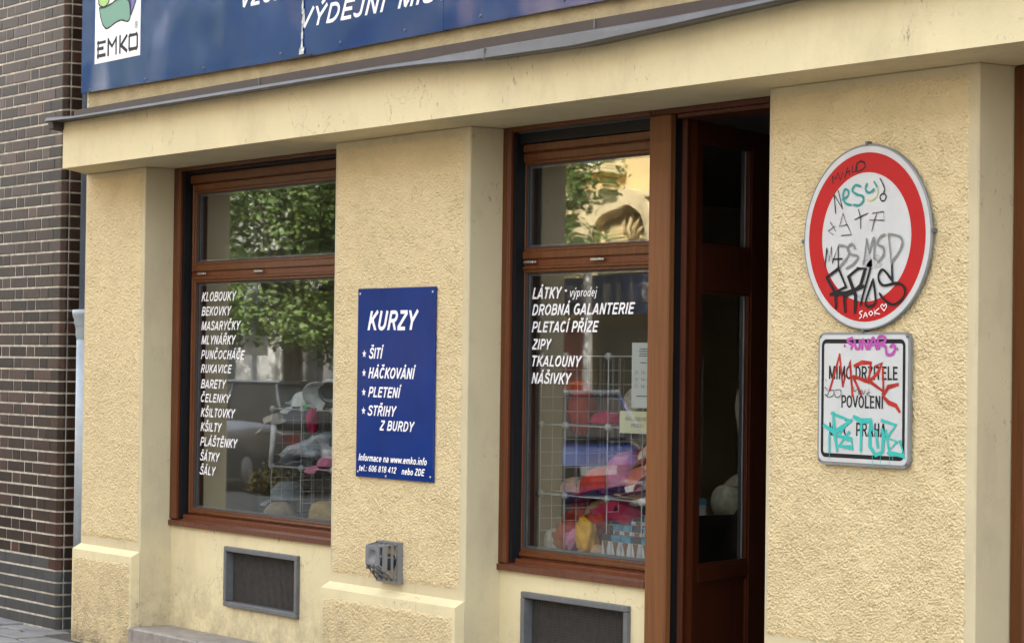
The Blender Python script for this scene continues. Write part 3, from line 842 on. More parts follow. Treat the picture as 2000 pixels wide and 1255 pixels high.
CM = {(k, i): corner_mesh(L, m) for k, L in ((1, .122), (0, .184)) for i, m in enumerate((brick_m, brick_red, brick_grey))}
def ret_mesh(c):
    mb = MB(); mb.box(-.02, .0065, .002, .27, JT/2, H-JT/2, b=.003)
    me = bpy.data.meshes.new('return_brick'); me.from_pydata(mb.v, [], mb.f); me.materials.append(c); me.update(); return me
RMs = [ret_mesh(c) for c in (brick_m, brick_red, brick_grey)]
br = random.Random(3)
def put(me, name, x, y, z):
    o = bpy.data.objects.new(name, me); COL.objects.link(o); o.parent = bb; o.location = (x+.42, y-.06, z); return o
for k in range(0, 57):
    z = k*H - .002
    odd = k % 2
    def pick():
        if k < 5 or (k == 5 and br.random() < .5): return 2
        return 1 if br.random() < (.30 if k < 16 else .16) else 0
    put(CM[(odd, pick())], 'corner_brick', -.428, .055+br.uniform(-.0008, .0008), z)
    put(RMs[pick()], 'return_brick', -.428, .094, z)
    x = -.550 if odd else -.612
    seq = (.259, .125) if odd else (.125, .259)
    j = 0
    while x > -3.6:
        L = seq[j % 2]
        if x > -1.50 and k < 56 and nb < 315:
            put(BM[(L, pick())], 'brick', x-L/2, .055+br.uniform(-.0012, .0012), z); nb += 1
        else:
            far[br.random() < .2].box(x-L+JT/2, x-JT/2, .0455+br.uniform(-.001, .001), .067, z+JT/2, z+H-JT/2, b=.003)
        x -= L; j += 1
tag(far[0].build('bricks_beyond', brick_m, bb), kind='stuff'); tag(far[1].build('reddish_bricks_beyond', brick_red, bb), kind='stuff')

# ------------------------------------------------------------------ signs
fs_ = thing('fascia_sign', 'long blue glossy shop board with white lettering above the shop windows', 'sign', (0, -.02, 3.22))
for a, b, za, zb in ((-.005, 2.617, 3.250, 3.224), (2.623, 3.935, 3.222, 3.227), (3.938, 7.4, 3.228, 3.229)):
    q = MB(); q.add([(a,-.040,za),(b,-.040,zb),(b,-.040,4.15),(a,-.040,4.15),(a,-.012,za),(b,-.012,zb),(b,-.012,4.15),(a,-.012,4.15)], [(0,1,2,3),(4,7,6,5),(0,4,5,1),(1,5,6,2),(2,6,7,3),(3,7,4,0)])
    q.build('panel', board_blue, fs_)
rv = MB()
for x in (.12, .85, 1.55, 2.4, 3.0, 3.6, 4.25, 4.9, 5.6, 6.3):
    rv.lathe([(.009,0),(.008,.003),(.004,.005),(0.0001,.006)], (x,-.0402,3.262), 10, M=Matrix.Rotation(R_(90), 4, 'X'))
rv.build('rivets', metal_grey, fs_)
lw = bx('logo_panel', logo_white, fs_, .180, .773, -.0425, -.040, 3.407, 4.1)
def lmap(px, py): return (.18+(px-135)/795*.593, 3.407+(1140-.2075*(px-135)-py)/3002)
def flat(name, pts, Y, m, parent, mp):
    P = smooth_line(pts+[pts[0]], 5)[:-1]
    mb = MB(); mb.add([(mp(*p)[0], Y, mp(*p)[1]) for p in P], [tuple(range(len(P)))]); return mb.build(name, m, parent)
gr = [(210,140),(222,250),(260,400),(305,480),(345,507),(400,482),(480,420),(560,375),(620,365),(690,388),(728,380),(758,310),(752,150),(735,50),(690,0),(600,-15),(500,15),(440,60),(350,110),(290,132)]
li = [(195,0),(200,70),(240,112),(300,120),(350,82),(388,0),(400,-120),(300,-220),(200,-120)]
pu = [(735,0),(758,100),(765,280),(800,195),(835,90),(855,0),(840,-150),(760,-200),(700,-120)]
flat('logo_shape', gr, -.0430, logo_green, fs_, lmap); flat('logo_shape', li, -.0430, logo_lime, fs_, lmap); flat('logo_shape', pu, -.0430, logo_purple, fs_, lmap)
stroke('logo_outline', [gr+[gr[0]], li+[li[0]], pu+[pu[0]]], .009, -.0433, black_ink, fs_, lmap, taper=False)
t_ = .020
def xz(x, z): return (x, z)
EM = [[(.227,3.440),(.227,3.535)],[(.218,3.528),(.322,3.528)],[(.218,3.493),(.293,3.493)],[(.218,3.451),(.322,3.451)],
      [(.362,3.445),(.362,3.538)],[(.362,3.532),(.412,3.492)],[(.412,3.492),(.464,3.532)],[(.466,3.445),(.466,3.538)],
      [(.517,3.445),(.517,3.540)],[(.605,3.536),(.530,3.486)],[(.530,3.486),(.606,3.447)],
      [(.640,3.452),(.735,3.452)],[(.640,3.532),(.735,3.532)],[(.636,3.460),(.636,3.526)],[(.740,3.460),(.740,3.526)],[(.636,3.46),(.650,3.448)],[(.740,3.46),(.726,3.448)],[(.636,3.525),(.650,3.537)],[(.740,3.525),(.726,3.537)]]
stroke('lettering', EM, .019, -.0434, black_ink, fs_, xz, curve=False, taper=False)
stroke('lettering', [arc(.724, 3.587, .019, .019, 0, 360, 16), [(.719,3.578),(.719,3.597),(.729,3.596),(.730,3.590),(.720,3.588)], [(.724,3.588),(.731,3.578)]], .0035, -.0434, black_ink, fs_, xz, curve=False, taper=False)
lettering('VÝDEJNÍ', 2.617, 3.372, .853, .098, -.0415, white_ink, fs_)
lettering('MÍSTO', 3.533, 3.372, .60, .098, -.0415, white_ink, fs_)
lettering('VZOROVÁ', 1.977, 3.547, .86, .098, -.0415, white_ink, fs_)
# torn joint with tape over the V
tj = MB()
tr_ = random.Random(5)
zz = 3.238; xx = 2.622
while zz < 3.56:
    w_ = .006+.012*tr_.random() + (.02 if zz < 3.27 else 0)
    tj.add([(xx-w_,-.0425,zz),(xx+w_*.8,-.0445-tr_.random()*.004,zz),(xx+w_*.6,-.0425-tr_.random()*.005,zz+.02),(xx-w_*.7,-.044,zz+.018)], [(0,1,2,3)])
    zz += .016; xx += tr_.uniform(-.0025,.0025)
tj.build('torn_tape', mat('clear_crinkled_tape', (.42,.42,.38), .2, var=.4, vscale=60), fs_)
tj = MB(); tj.box(2.53, 2.72, -.046, -.043, 3.222, 3.232); tj.build('joint_strip', black, fs_)

ks = thing('course_sign', 'blue enamel sign about courses screwed to the middle pillar', 'sign', (3.515, -.012, 1.1))
bx('plate', sign_blue, ks, 3.168, 3.866, -.020, -.008, 1.100, 2.026, b=.003)
TK = [("KURZY",3.265,1.821,0.462,0.094),("ŠITÍ",3.282,1.682,0.136,0.053),("HÁČKOVÁNÍ",3.277,1.586,0.433,0.053),("PLETENÍ",3.278,1.494,0.306,0.050),("STŘIHY",3.276,1.403,0.266,0.050),("Z BURDY",3.384,1.334,0.321,0.048),
("Informace na www.emko.info",3.196,1.180,0.621,0.035),("tel.: 606 818 412",3.201,1.130,0.347,0.030),("nebo ZDE",3.593,1.128,0.207,0.033)]
for s, x, z, w, c in TK: lettering(s, x, z, w, c, -.0206, white_ink, ks)
for i, z in enumerate((1.705, 1.611, 1.516, 1.425)):
    mb = MB(); P = []
    for k in range(10):
        r = .021 if k % 2 == 0 else .0088; t = math.pi/2 + k*math.pi/5; P.append((3.236+r*math.cos(t)*.95, -.0206, z+r*math.sin(t)))
    mb.add(P, [tuple(range(10))]); mb.build('star', white_ink, ks)
sc_ = MB()
for x, z in ((3.19,2.0),(3.845,2.0),(3.19,1.125),(3.845,1.125),(3.45,1.112)): sc_.lathe([(.007,0),(.006,.002),(.0001,.003)], (x,-.0202,z), 8, M=Matrix.Rotation(R_(90),4,'X'))
sc_.build('screws', steel, ks)

def disc(mb, cx, cz, r, y0, y1, n=64): mb.plate([(cx+r*math.cos(2*math.pi*k/n), cz+r*math.sin(2*math.pi*k/n)) for k in range(n)], y0, y1)
CX, CZ = 6.824, 2.157
cs = thing('no_entry_sign', 'round red and white traffic sign covered in graffiti on the right pillar', 'traffic sign', (CX, -.01, CZ-.35))
q = MB(); q.lathe([(.0001,.004),(.347,.004),(.350,.006),(.350,.013),(.347,.016),(.343,.017),(.340,.014)], (CX,-.012,CZ), 72, M=Matrix.Rotation(R_(90),4,'X')); q.build('plate', sign_rim, cs)
q = MB(); disc(q, CX, CZ, .3415, -.0275, -.018); q.build('white_face', sign_white, cs)
q = MB(); vs = []; n = 72
for k in range(n):
    t = 2*math.pi*k/n; vs += [(CX+.318*math.cos(t), -.0281, CZ+.318*math.sin(t)), (CX+.243*math.cos(t), -.0281, CZ+.243*math.sin(t))]
q.add(vs, [(2*k, 2*((k+1) % n), 2*((k+1) % n)+1, 2*k+1) for k in range(n)]); q.build('red_ring', sign_red, cs)
cl_ = MB(); cl_.box(CX-.15, CX-.12, -.020, -.001, CZ-.03, CZ+.03); cl_.box(CX+.12, CX+.15, -.020, -.001, CZ-.03, CZ+.03)
for t in (90, 2, 181, 268): cl_.box(CX+.352*math.cos(R_(t))-.006, CX+.352*math.cos(R_(t))+.006, -.032, -.005, CZ+.352*math.sin(R_(t))-.008, CZ+.352*math.sin(R_(t))+.008, b=.002)
cl_.build('rim_clips', vent_grey, cs)
def cmap(px, py): return (CX+(px-491+.012*(py-637))/788*.70, CZ-((py-637)+.0495*(px-491))/1143*.70)
Y0 = -.0285
stroke('graffiti', [[(288,303),(284,258),(306,276),(318,238),(335,283),(350,235),(362,272),(380,205),(392,250)],[(372,238),(395,228)],[(410,200),(408,238),(430,232),(432,195)],[(436,185),(438,235),(470,224),(490,205),(485,180),(462,170),(440,182)]], .0075, Y0, black_ink, cs, cmap, curve=False)
stroke('graffiti', [[(305,490),(300,430),(295,370)],[(295,370),(348,462)],[(348,462),(322,350)],[(580,280),(600,320),(608,350),(600,368)],[(618,392),(606,374),(588,378),(580,395),(590,416),(608,414),(618,392)]], .0062, Y0-.0005, dark_ink, cs, cmap)
stroke('graffiti', [[(348,405),(380,385),(385,352),(365,342),(352,375),(365,425),(405,440)],[(462,325),(428,318),(410,350),(440,375),(472,385),(478,415),(450,442),(418,438)],[(502,310),(492,345),(515,365),(545,345)],[(545,300),(562,330)]], .0095, Y0-.0010, teal_ink, cs, cmap)
stroke('graffiti', [[(545,305),(566,345),(560,385),(530,412),(500,408)]], .0065, Y0-.0014, olive_ink, cs, cmap)
stroke('graffiti', [[(290,622),(258,600),(300,570)],[(272,545),(305,600)],[(352,490),(330,572),(378,560),(405,622),(342,628)],[(352,490),(375,560)],[(448,465),(462,520),(462,585)],[(425,530),(470,508),(505,492)],[(530,602),(545,540),(562,488)],[(535,492),(602,482),(605,535),(518,533)]], .0050, Y0-.0016, dark_ink, cs, cmap, curve=False)
stroke('graffiti', [[(238,818),(250,705),(262,790),(278,695),(284,800),(322,690),(322,830)],[(290,775),(345,772)]], .0105, Y0-.0018, black_ink, cs, cmap, curve=False)
stroke('graffiti', [[(325,688),(375,700),(386,750),(328,828)],[(428,708),(410,680),(380,705),(400,742),(446,758),(420,800),(374,832)],[(482,800),(500,650)],[(500,650),(515,735)],[(515,735),(545,640),(545,765)],[(612,620),(580,640),(565,680),(600,700),(602,745),(568,790)],[(632,620),(650,800)],[(632,620),(690,630),(715,662),(700,720),(652,788)]], .0095, Y0-.0022, grey_ink, cs, cmap)
stroke('graffiti', [[(325,832),(250,890)],[(250,890),(305,985),(308,1075)],[(325,832),(372,945)],[(372,945),(275,995)],[(280,992),(372,985),(480,940)],[(445,832),(388,880),(432,1000),(426,1098)],[(445,832),(492,830),(462,935),(405,985)],[(395,985),(360,1010),(366,1098)],[(522,830),(462,1050)],[(652,792),(656,900)]], .0175, Y0-.0028, black_ink, cs, cmap, curve=False)
stroke('graffiti', [[(540,895),(552,1036),(492,1048),(540,895)],[(655,900),(600,835),(572,880),(600,930),(690,915),(730,950),(715,1010),(660,1045),(610,1020),(580,980)]], .0105, Y0-.0034, black_ink, cs, cmap)
stroke('graffiti', [[(475,1090),(456,1100),(470,1120),(455,1138)],[(480,1133),(493,1100),(505,1128)],[(485,1120),(505,1115)],[(540,1102),(527,1090),(515,1103),(527,1116),(540,1102)],[(547,1080),(552,1115)],[(577,1070),(552,1097),(582,1105)],[(608,1085),(588,1060),(598,1045),(606,1058),(618,1043),(622,1060),(608,1085)]], .0036, Y0-.0036, white_ink, cs, cmap)
stk = MB()
for (a, b, c, d, e) in ((500,780,30,60,.0), (540,800,45,30,.3), (470,1010,50,22,.1), (560,760,25,18,.5)):
    P = [cmap(a+c*math.cos(t)*(1+.3*math.sin(3*t+e)), b+d*math.sin(t)) for t in [k*math.pi/5 for k in range(10)]]
    stk.add([(x, Y0-.0003, z) for x, z in P], [tuple(range(10))])
tag(stk.build('scuffs', mat('sticker_residue', (.40,.40,.39), .7, var=.3, vscale=120), cs), kind='stuff')
MB().add([], []) 
q = MB(); P = [cmap(*p) for p in ((436,1008),(462,1018),(455,1030),(438,1030))]; q.add([(x, Y0-.0002, z) for x, z in P], [(0,1,2,3)]); q.build('sticker_scrap', mat('blue_sticker', (.05,.25,.5), .5), cs)

ss = thing('permit_sign', 'square white traffic plate with black border and turquoise, red and violet graffiti', 'traffic sign', (6.815, -.01, 1.30))
def rrect(x0, x1, z0, z1, r, n=6):
    P = []
    for cx, cz, a in ((x1-r, z1-r, 0), (x0+r, z1-r, 90), (x0+r, z0+r, 180), (x1-r, z0+r, 270)):
        for k in range(n+1):
            t = R_(a+90*k/n); P.append((cx+r*math.cos(t), cz+r*math.sin(t)))
    return P
def ring(mb, A, B, y):
    n = len(A); mb.add([(x, y, z) for x, z in A]+[(x, y, z) for x, z in B], [(i, (i+1) % n, n+(i+1) % n, n+i) for i in range(n)])
x0, x1, z0, z1 = 6.565, 7.066, 1.297, 1.800
q = MB(); q.plate(rrect(x0, x1, z0, z1, .035), -.026, -.014); q.build('plate', sign_rim, ss)
q = MB(); q.plate(rrect(x0+.010, x1-.010, z0+.012, z1-.010, .028), -.0285, -.012); q.build('white_face', sign_white, ss)
q = MB(); ring(q, rrect(x0+.022, x1-.022, z0+.028, z1-.026, .026), rrect(x0+.036, x1-.036, z0+.044, z1-.042, .010), -.0291); q.build('black_border', black_ink, ss)
sc_ = MB()
for x in (x0+.014, x1-.014):
    for z in (z0+.016, z1-.016): sc_.lathe([(.006,0),(.005,.002),(.0001,.003)], (x,-.0286,z), 8, M=Matrix.Rotation(R_(90),4,'X'))
sc_.build('screws', vent_grey, ss)
for s, x, z, w, c in (("MIMO DRŽITELE",6.630,1.622,0.378,0.051),("POVOLENÍ",6.701,1.515,0.230,0.048),("M",6.636,1.407,0.023,0.051),("Č",6.715,1.408,0.025,0.051),("PRAHA",6.784,1.410,0.162,0.051)):
    lettering(s, x, z, w, c, -.0293, black_ink, ss, shear=0, bold=0.015)
def smap(px, py):
    return (x0 + (px - (163-(py-80)*.0138))/748*(x1-x0), 1.798-(py-(84-.012*(px-160)))/(1092+.06*(px-530)*0)*.502+ (px-530)*.0000)
Y1 = -.0295
stroke('graffiti', [[(450,125),(412,140),(425,165),(452,180),(440,212)],[(468,140),(480,205),(508,205),(512,140)],[(532,215),(538,135),(572,210),(582,135)],[(590,212),(622,118),(650,210)],[(600,182),(645,178)],[(668,208),(662,120),(712,112),(716,150),(675,172),(718,190),(732,250),(772,250),(796,205),(784,175),(760,190)],[(388,186),(390,190)],[(814,206),(816,210)]], .0125, Y1, violet_paint, ss, smap)
stroke('graffiti', [[(262,555),(345,265)],[(345,265),(370,515)],[(370,515),(430,310),(450,595)],[(470,350),(530,322),(600,325)],[(455,440),(520,580)],[(470,440),(560,470),(600,480),(690,545)],[(600,330),(582,480)],[(640,350),(690,322),(660,400),(585,480)],[(698,370),(702,590)],[(702,585),(740,515),(815,492)],[(705,600),(745,642),(800,662),(828,708)]], .0165, Y1-.0006, red_paint, ss, smap, curve=False)
stroke('graffiti', [[(215,852),(300,905),(440,800)],[(292,748),(300,900),(322,1050)],[(282,748),(430,800),(330,930)],[(258,930),(258,1058)],[(350,935),(440,955),(452,1022),(338,1012),(420,900)],[(465,768),(520,800),(600,792),(612,860)],[(524,800),(518,1030)],[(592,850),(592,1000),(640,1070),(692,1040),(702,900),(690,862)],[(690,787),(800,818),(728,925),(810,950),(735,1040),(865,1062),(832,950)],[(720,870),(752,1060)],[(640,880),(655,1000)]], .0195, Y1-.0012, turq_paint, ss, smap, curve=False)
stroke('graffiti', [[(258,1055),(260,1128)],[(516,1030),(516,1066)],[(612,1070),(614,1168)],[(678,1060),(678,1158)],[(750,1060),(750,1160)],[(775,1040),(775,1100)]], .0034, Y1-.0018, turq_paint, ss, smap, curve=False)
stroke('graffiti', [[(228,465),(235,485)],[(222,530),(252,570),(240,600),(222,590),(250,615),(290,600),(300,560),(270,555)],[(310,555),(355,552),(352,600),(318,612),(300,580)],[(460,520),(470,560),(500,540),(505,585),(530,548),(545,580),(560,545)],[(590,530),(575,590)],[(600,560),(570,580),(620,600)]], .0030, Y1-.0020, dark_ink, ss, smap)
stroke('graffiti', [[(335,690),(330,740)],[(470,690),(495,760)],[(370,950),(410,960)],[(480,930),(485,980)],[(720,740),(735,725)]], .0045, Y1-.0003, mint_paint, ss, smap)

# ------------------------------------------------------------------ flue guard on the middle pillar
fg = thing('flue_guard', 'grey plastic flue guard cage jutting from the middle pillar', 'vent cover', (3.49, 0, .6))
a0, a1, b0, b1, D_ = 3.392, 3.592, .603, .800, .115
f0, f1, g0, g1 = 3.432, 3.552, .690, .782
fr_ = MB(); wall_holes(fr_, a0, a1, b0, b1, -.034, -.002, [(a0+.018, a1-.018, b0+.018, b1-.018)]); fr_.build('base_frame', flue_grey, fg)
q = MB(); wall_holes(q, f0, f1, g0, g1, -D_-.004, -D_+.004, [((f0+f1)/2-.027, (f0+f1)/2+.027, (g0+g1)/2-.027, (g0+g1)/2+.027)]); q.build('front_plate', flue_grey, fg)
q = MB(); q.lathe([(.0001,-.016),(.012,-.0145),(.024,-.010),(.035,0),(.0405,.0005)], ((f0+f1)/2,-D_-.0048,(g0+g1)/2), 28, sy=1.0, M=Matrix.Rotation(R_(90),4,'X')); q.build('dimple', flue_grey, fg)
q = MB()
def bar(p, r_, w=.004): q.tube([p, r_], w, 6)
for t in np.linspace(0, 1, 5):
    xa, xb = a0+.006+t*(a1-a0-.012), f0+t*(f1-f0)
    bar((xa,-.03,b1-.008), (xb,-D_,g1-.002)); bar((xa,-.03,b0+.008), (xb,-D_,g0+.002))
for t in (.3, .62):
    for (xa, xb) in ((a0+.006, f0), (a1-.006, f1)):
        za, zb = b0+.008+(g0-b0)*t, b1-.008-(b1-g1)*t
        x_ = xa+(xb-xa)*t; y_ = -.03-(D_-.03)*t
        q.box(x_-.003, x_+.003, y_-(.022 if t > .5 else .008), y_+.004, za, zb)
for (xa, xb) in ((a0+.006, f0), (a1-.006, f1)): bar((xa,-.03,(b0+b1)/2+.02), (xb,-D_,(g0+g1)/2), .0035)
for t in (.35, .7):
    y_ = -.03-(D_-.03)*t
    for za in (b1-.008-(b1-g1)*t, b0+.008+(g0-b0)*t): bar((a0+.006+(f0-a0)*t, y_, za), (a1-.006-(a1-f1)*t, y_, za), .003)
q.build('cage_bars', flue_grey, fg)
MB().tube([(3.492,-.001,.70),(3.492,-.065,.70)], .040, 18).build('flue_pipe', slot_grey, fg)

# ------------------------------------------------------------------ window displays
def cloth(name, c, **k): return mat(name, c, .9, spec=.1, var=.25, vscale=25, bump=.002, bscale=120, **k)
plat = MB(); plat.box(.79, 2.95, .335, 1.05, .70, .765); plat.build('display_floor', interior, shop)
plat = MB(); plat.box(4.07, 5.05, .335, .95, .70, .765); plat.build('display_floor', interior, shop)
bx('added_dark_board', black, shop, 5.088, 5.097, .335, .84, 0.02, 1.0)  # added black board that keeps the view behind the door glass dark
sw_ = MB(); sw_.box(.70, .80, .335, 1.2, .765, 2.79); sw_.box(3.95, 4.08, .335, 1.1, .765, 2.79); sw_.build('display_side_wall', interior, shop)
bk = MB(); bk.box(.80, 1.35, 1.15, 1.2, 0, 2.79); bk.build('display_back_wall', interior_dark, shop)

def wire_grid(name, label, xs, zs, y0, y1, skip=()):
    t = thing(name, label, 'wire rack', ((xs[0]+xs[-1])/2, (y0+y1)/2, zs[0]), group='white wire cube racks in the shop windows')
    def panel(o, u, v, n=5):
        q = MB(); o, u, v = Vector(o), Vector(u), Vector(v)
        for k in range(n+1):
            r = .0030 if k in (0, n) else .0017
            q.tube([o+u*k/n, o+u*k/n+v], r, 5); q.tube([o+v*k/n, o+v*k/n+u], r, 5)
        q.build('wire_panel', wire_m, t)
    for i in range(len(xs)-1):
        for j in range(len(zs)-1):
            if (i, j) in skip: continue
            panel((xs[i], y1, zs[j]), (xs[i+1]-xs[i], 0, 0), (0, 0, zs[j+1]-zs[j]))
            panel((xs[i], y0, zs[j+1]), (xs[i+1]-xs[i], 0, 0), (0, y1-y0, 0))
            panel((xs[i], y0, zs[j]), (0, y1-y0, 0), (0, 0, zs[j+1]-zs[j]))
            if i == len(xs)-2: panel((xs[i+1], y0, zs[j]), (0, y1-y0, 0), (0, 0, zs[j+1]-zs[j]))
    for x in xs:
        for z in zs[1:]:
            q = MB(); q.tube([(x, y0-.006, z), (x, y0+.010, z)], .017, 12); q.tube([(x-.024,y0+.002,z),(x+.024,y0+.002,z)], .009, 8); q.build('connector', clear_m, t)
    return t
wire_grid('wire_rack', 'white wire cube rack with caps in the left shop window', (1.586, 1.912, 2.238, 2.564), (.765, 1.082, 1.40), .40, .74, skip=())
wire_grid('wire_rack', 'white wire cube rack full of red and straw hats in the right shop window', (4.15, 4.345, 4.672, 4.93), (.765, 1.056, 1.382, 1.705), .40, .74)

def hat(name, label, c, m, r=.09, h=.09, brim=.05, tilt=(0, 0), rz=0, droop=.0, wob=.02, band=None, seed=0, flat_top=True):
    M = Matrix.Rotation(R_(rz), 4, 'Z') @ Matrix.Rotation(R_(tilt[0]), 4, 'X') @ Matrix.Rotation(R_(tilt[1]), 4, 'Y')
    t = thing(name, label, 'hat', c)
    if flat_top: pr = [(r*1.02, 0), (r*1.0, h*.3), (r*.96, h*.65), (r*.86, h*.9), (r*.6, h*1.0), (r*.3, h*.99), (.0001, h*.97)]
    else: pr = [(r*1.02, 0), (r*1.02, h*.25), (r*.93, h*.55), (r*.74, h*.8), (r*.42, h*.96), (.0001, h)]
    MB().lathe(pr, c, 32, sy=.88, M=M, wob=wob, seed=seed).build('crown', m, t)
    if brim > 0:
        MB().lathe([(r*.98, .002), (r+brim*.3, -.001), (r+brim*.7, -droop*.5), (r+brim, -droop), (r+brim*.98, -droop-.003), (r*.98, -.003)], c, 36, sy=.9, M=M, wob=wob*1.5, seed=seed+1).build('brim', m, t)
    if band: MB().lathe([(r*1.035, .001), (r*1.03, h*.28), (r*1.0, h*.29)], c, 32, sy=.89, M=M, wob=wob, seed=seed).build('hat_band', band, t)
    return t
def capobj(name, label, c, m, r=.085, h=.085, rz=200, tilt=(0, 0), visor_only=False, vm=None, cat='cap'):
    M = Matrix.Rotation(R_(rz), 4, 'Z') @ Matrix.Rotation(R_(tilt[0]), 4, 'X') @ Matrix.Rotation(R_(tilt[1]), 4, 'Y')
    t = thing(name, label, cat, c)
    if not visor_only: MB().lathe([(r, 0), (r*1.02, h*.25), (r*.95, h*.55), (r*.75, h*.82), (r*.4, h*.97), (.0001, h)], c, 28, sy=.85, M=M, wob=.015).build('crown', m, t)
    else: MB().lathe([(r, 0), (r*1.0, .035), (r*.98, .035), (r*.97, .0)], c, 28, sy=.85, M=M, wob=.02).build('headband', m, t)
    vs = []; n = 14
    for k in range(n+1):
        a = R_(-62+124*k/n)
        for rr, dz in ((r*.97, .004), (r+.045*math.cos(a), -.006), (r+.078*math.cos(a), -.022)):
            p = M @ Vector((rr*math.cos(a), rr*math.sin(a)*.9, dz-.02*abs(math.sin(a)))); vs.append(p+Vector(c))
    vs2 = [Vector(p)+Vector((0, 0, -.004)) for p in vs]
    mb = MB(); N_ = len(vs); fs = []
    for k in range(n):
        for q_ in range(2): fs.append((k*3+q_, (k+1)*3+q_, (k+1)*3+q_+1, k*3+q_+1)); fs.append((N_+k*3+q_, N_+k*3+q_+1, N_+(k+1)*3+q_+1, N_+(k+1)*3+q_))
        fs.append((k*3+2, (k+1)*3+2, N_+(k+1)*3+2, N_+k*3+2))
    mb.add(vs+vs2, fs, True); mb.build('visor', vm or m, t)
    return t
def crumple(name, label, cat, c, m, sx, sy, sz, seed=0, amp=.35, n=26, tilt=0):
    rd = random.Random(seed); ph = [(rd.uniform(2, 7), rd.uniform(0, 6), rd.uniform(2, 6), rd.uniform(0, 6)) for _ in range(5)]
    vs = []; M = Matrix.Rotation(R_(tilt), 4, 'Y')
    for i in range(n//2+1):
        th = math.pi*i/(n//2)
        for k in range(n):
            t = 2*math.pi*k/n
            w = 1+amp*sum(math.sin(p[0]*t+p[1])*math.sin(p[2]*th+p[3]) for p in ph)/2.5*math.sin(th)
            vs.append(M @ Vector((sx*math.sin(th)*math.cos(t)*w, sy*math.sin(th)*math.sin(t)*w, sz*math.cos(th)*w)) + Vector(c))
    fs = [(i*n+k, i*n+(k+1) % n, (i+1)*n+(k+1) % n, (i+1)*n+k) for i in range(n//2) for k in range(n)]
    mb = MB(); mb.add(vs, fs, True); o = mb.build(name, m); set_origin(o, (c[0], c[1], c[2]-sz)); return tag(o, label, cat)
straw = cloth('straw', (.42, .30, .13)); knit = cloth('beige_knit', (.34, .27, .18)); greyc = cloth('grey_cloth', (.30, .32, .34)); whitec = cloth('white_cloth', (.70, .70, .68))
pinkc = cloth('pink_cloth', (.62, .22, .33)); magc = cloth('magenta_cloth', (.42, .035, .09)); redc = cloth('red_cloth', (.52, .06, .035)); orangec = cloth('orange_straw', (.55, .16, .07))
greenc = cloth('green_cloth', (.10, .45, .08)); limec = cloth('lime_visor', (.40, .62, .16)); yellowc = cloth('mustard_cloth', (.72, .38, .03)); tanc = cloth('tan_straw', (.48, .30, .16)); peach = cloth('peach_straw', (.66, .42, .32))
blackc = cloth('black_beads', (.04, .03, .035)); maroon = cloth('maroon_cloth', (.18, .02, .03)); woven = cloth('woven_grey', (.52, .47, .40)); bagp = mat('clear_plastic_wrap', (.34, .38, .41), .15, var=.5, vscale=18, bump=.01, bscale=30, spec=.9)
Pz = .765
hat('knitted_hat', 'round beige knitted hat on the left window floor behind the pane', (1.585, .46, Pz+.005), knit, r=.105, h=.115, brim=0, flat_top=False)
hat('straw_hat', 'tall yellow straw hat crown at the right end of the left window floor', (2.12, .46, Pz+.005), straw, r=.125, h=.14, brim=.0, seed=4)
capobj('baseball_cap', 'pale grey peaked cap on the left window floor above the knitted hat', (1.40, .62, Pz+.12), greyc, r=.11, h=.10, rz=190)
MB_ = MB(); MB_.lathe([(.06,0),(.085,.11),(.09,.12),(.08,.12),(.07,.1)], (1.10,.66,Pz), 20)
fp = thing('flower_pot', 'grey green pot with dried yellow flowers on the left window floor', 'potted plant', (1.10, .66, Pz)); MB_.build('pot', mat('pot_glaze', (.10, .14, .11), .4), fp)
fr2 = random.Random(9); fl = MB(); fl2 = MB(); stm = MB()
for k in range(170):
    a = fr2.uniform(0, 6.28); r = fr2.uniform(0, 1)**.6*.20; z = .12+fr2.uniform(.02, .21)*(1-.5*r/.2)+.02
    p = Vector((1.10+r*math.cos(a), .66+r*math.sin(a)*.7, Pz+z)); s = fr2.uniform(.006, .014)
    tgt = fl if fr2.random() < .88 else fl2
    for q_ in range(3):
        d = Vector((fr2.gauss(0,1), fr2.gauss(0,1), fr2.gauss(0,1))).normalized()*s; e = d.cross(Vector((fr2.gauss(0,1), fr2.gauss(0,1), 1))).normalized()*s
        tgt.add([p-d, p+e, p+d, p-e], [(0,1,2,3)])
    if k % 4 == 0: stm.tube([(1.10, .66, Pz+.10), ((1.1+p.x)/2, (.66+p.y)/2, Pz+z*.7), p], .0015, 4)
fl.build('flowers', mat('dried_flowers', (.50, .42, .15), .8, var=.3, vscale=40), fp); fl2.build('reddish_flowers', mat('dried_red_flowers', (.36, .12, .08), .8), fp); stm.build('stems', mat('dry_stems', (.16,.13,.05), .9), fp)
capobj('baseball_cap', 'small pink cap on the wire shelf at the right of the left window', (2.08, .48, 1.10), pinkc, r=.07, h=.05, rz=210)
capobj('baseball_cap', 'white cap on the top shelf of the left window rack', (1.70, .55, 1.415), whitec, r=.085, h=.085, rz=200)
capobj('checked_visor', 'grey checked visor tilted beside the wire rack in the left window', (1.48, .48, 1.32), woven, r=.07, h=.06, rz=190, tilt=(0, 18), visor_only=True, cat='visor')
capobj('white_visor', 'white visor hung at the top right of the left window rack', (2.12, .46, 1.50), whitec, r=.075, rz=230, tilt=(60, 0), visor_only=True, cat='visor')
crumple('green_scarf', 'bright green scarf lying on the top shelf of the left window', 'scarf', (1.90, .48, 1.415), greenc, .10, .04, .018, 3)
crumple('magenta_scarf', 'magenta scarf hanging below the top shelf in the left window', 'scarf', (2.03, .40, 1.35), magc, .035, .03, .075, 5)
crumple('wrapped_scarves', 'stack of silvery plastic wrapped scarves on the middle shelf in the left window', 'scarf', (1.80, .56, 1.17), bagp, .21, .12, .08, 8, amp=.5, tilt=-18)
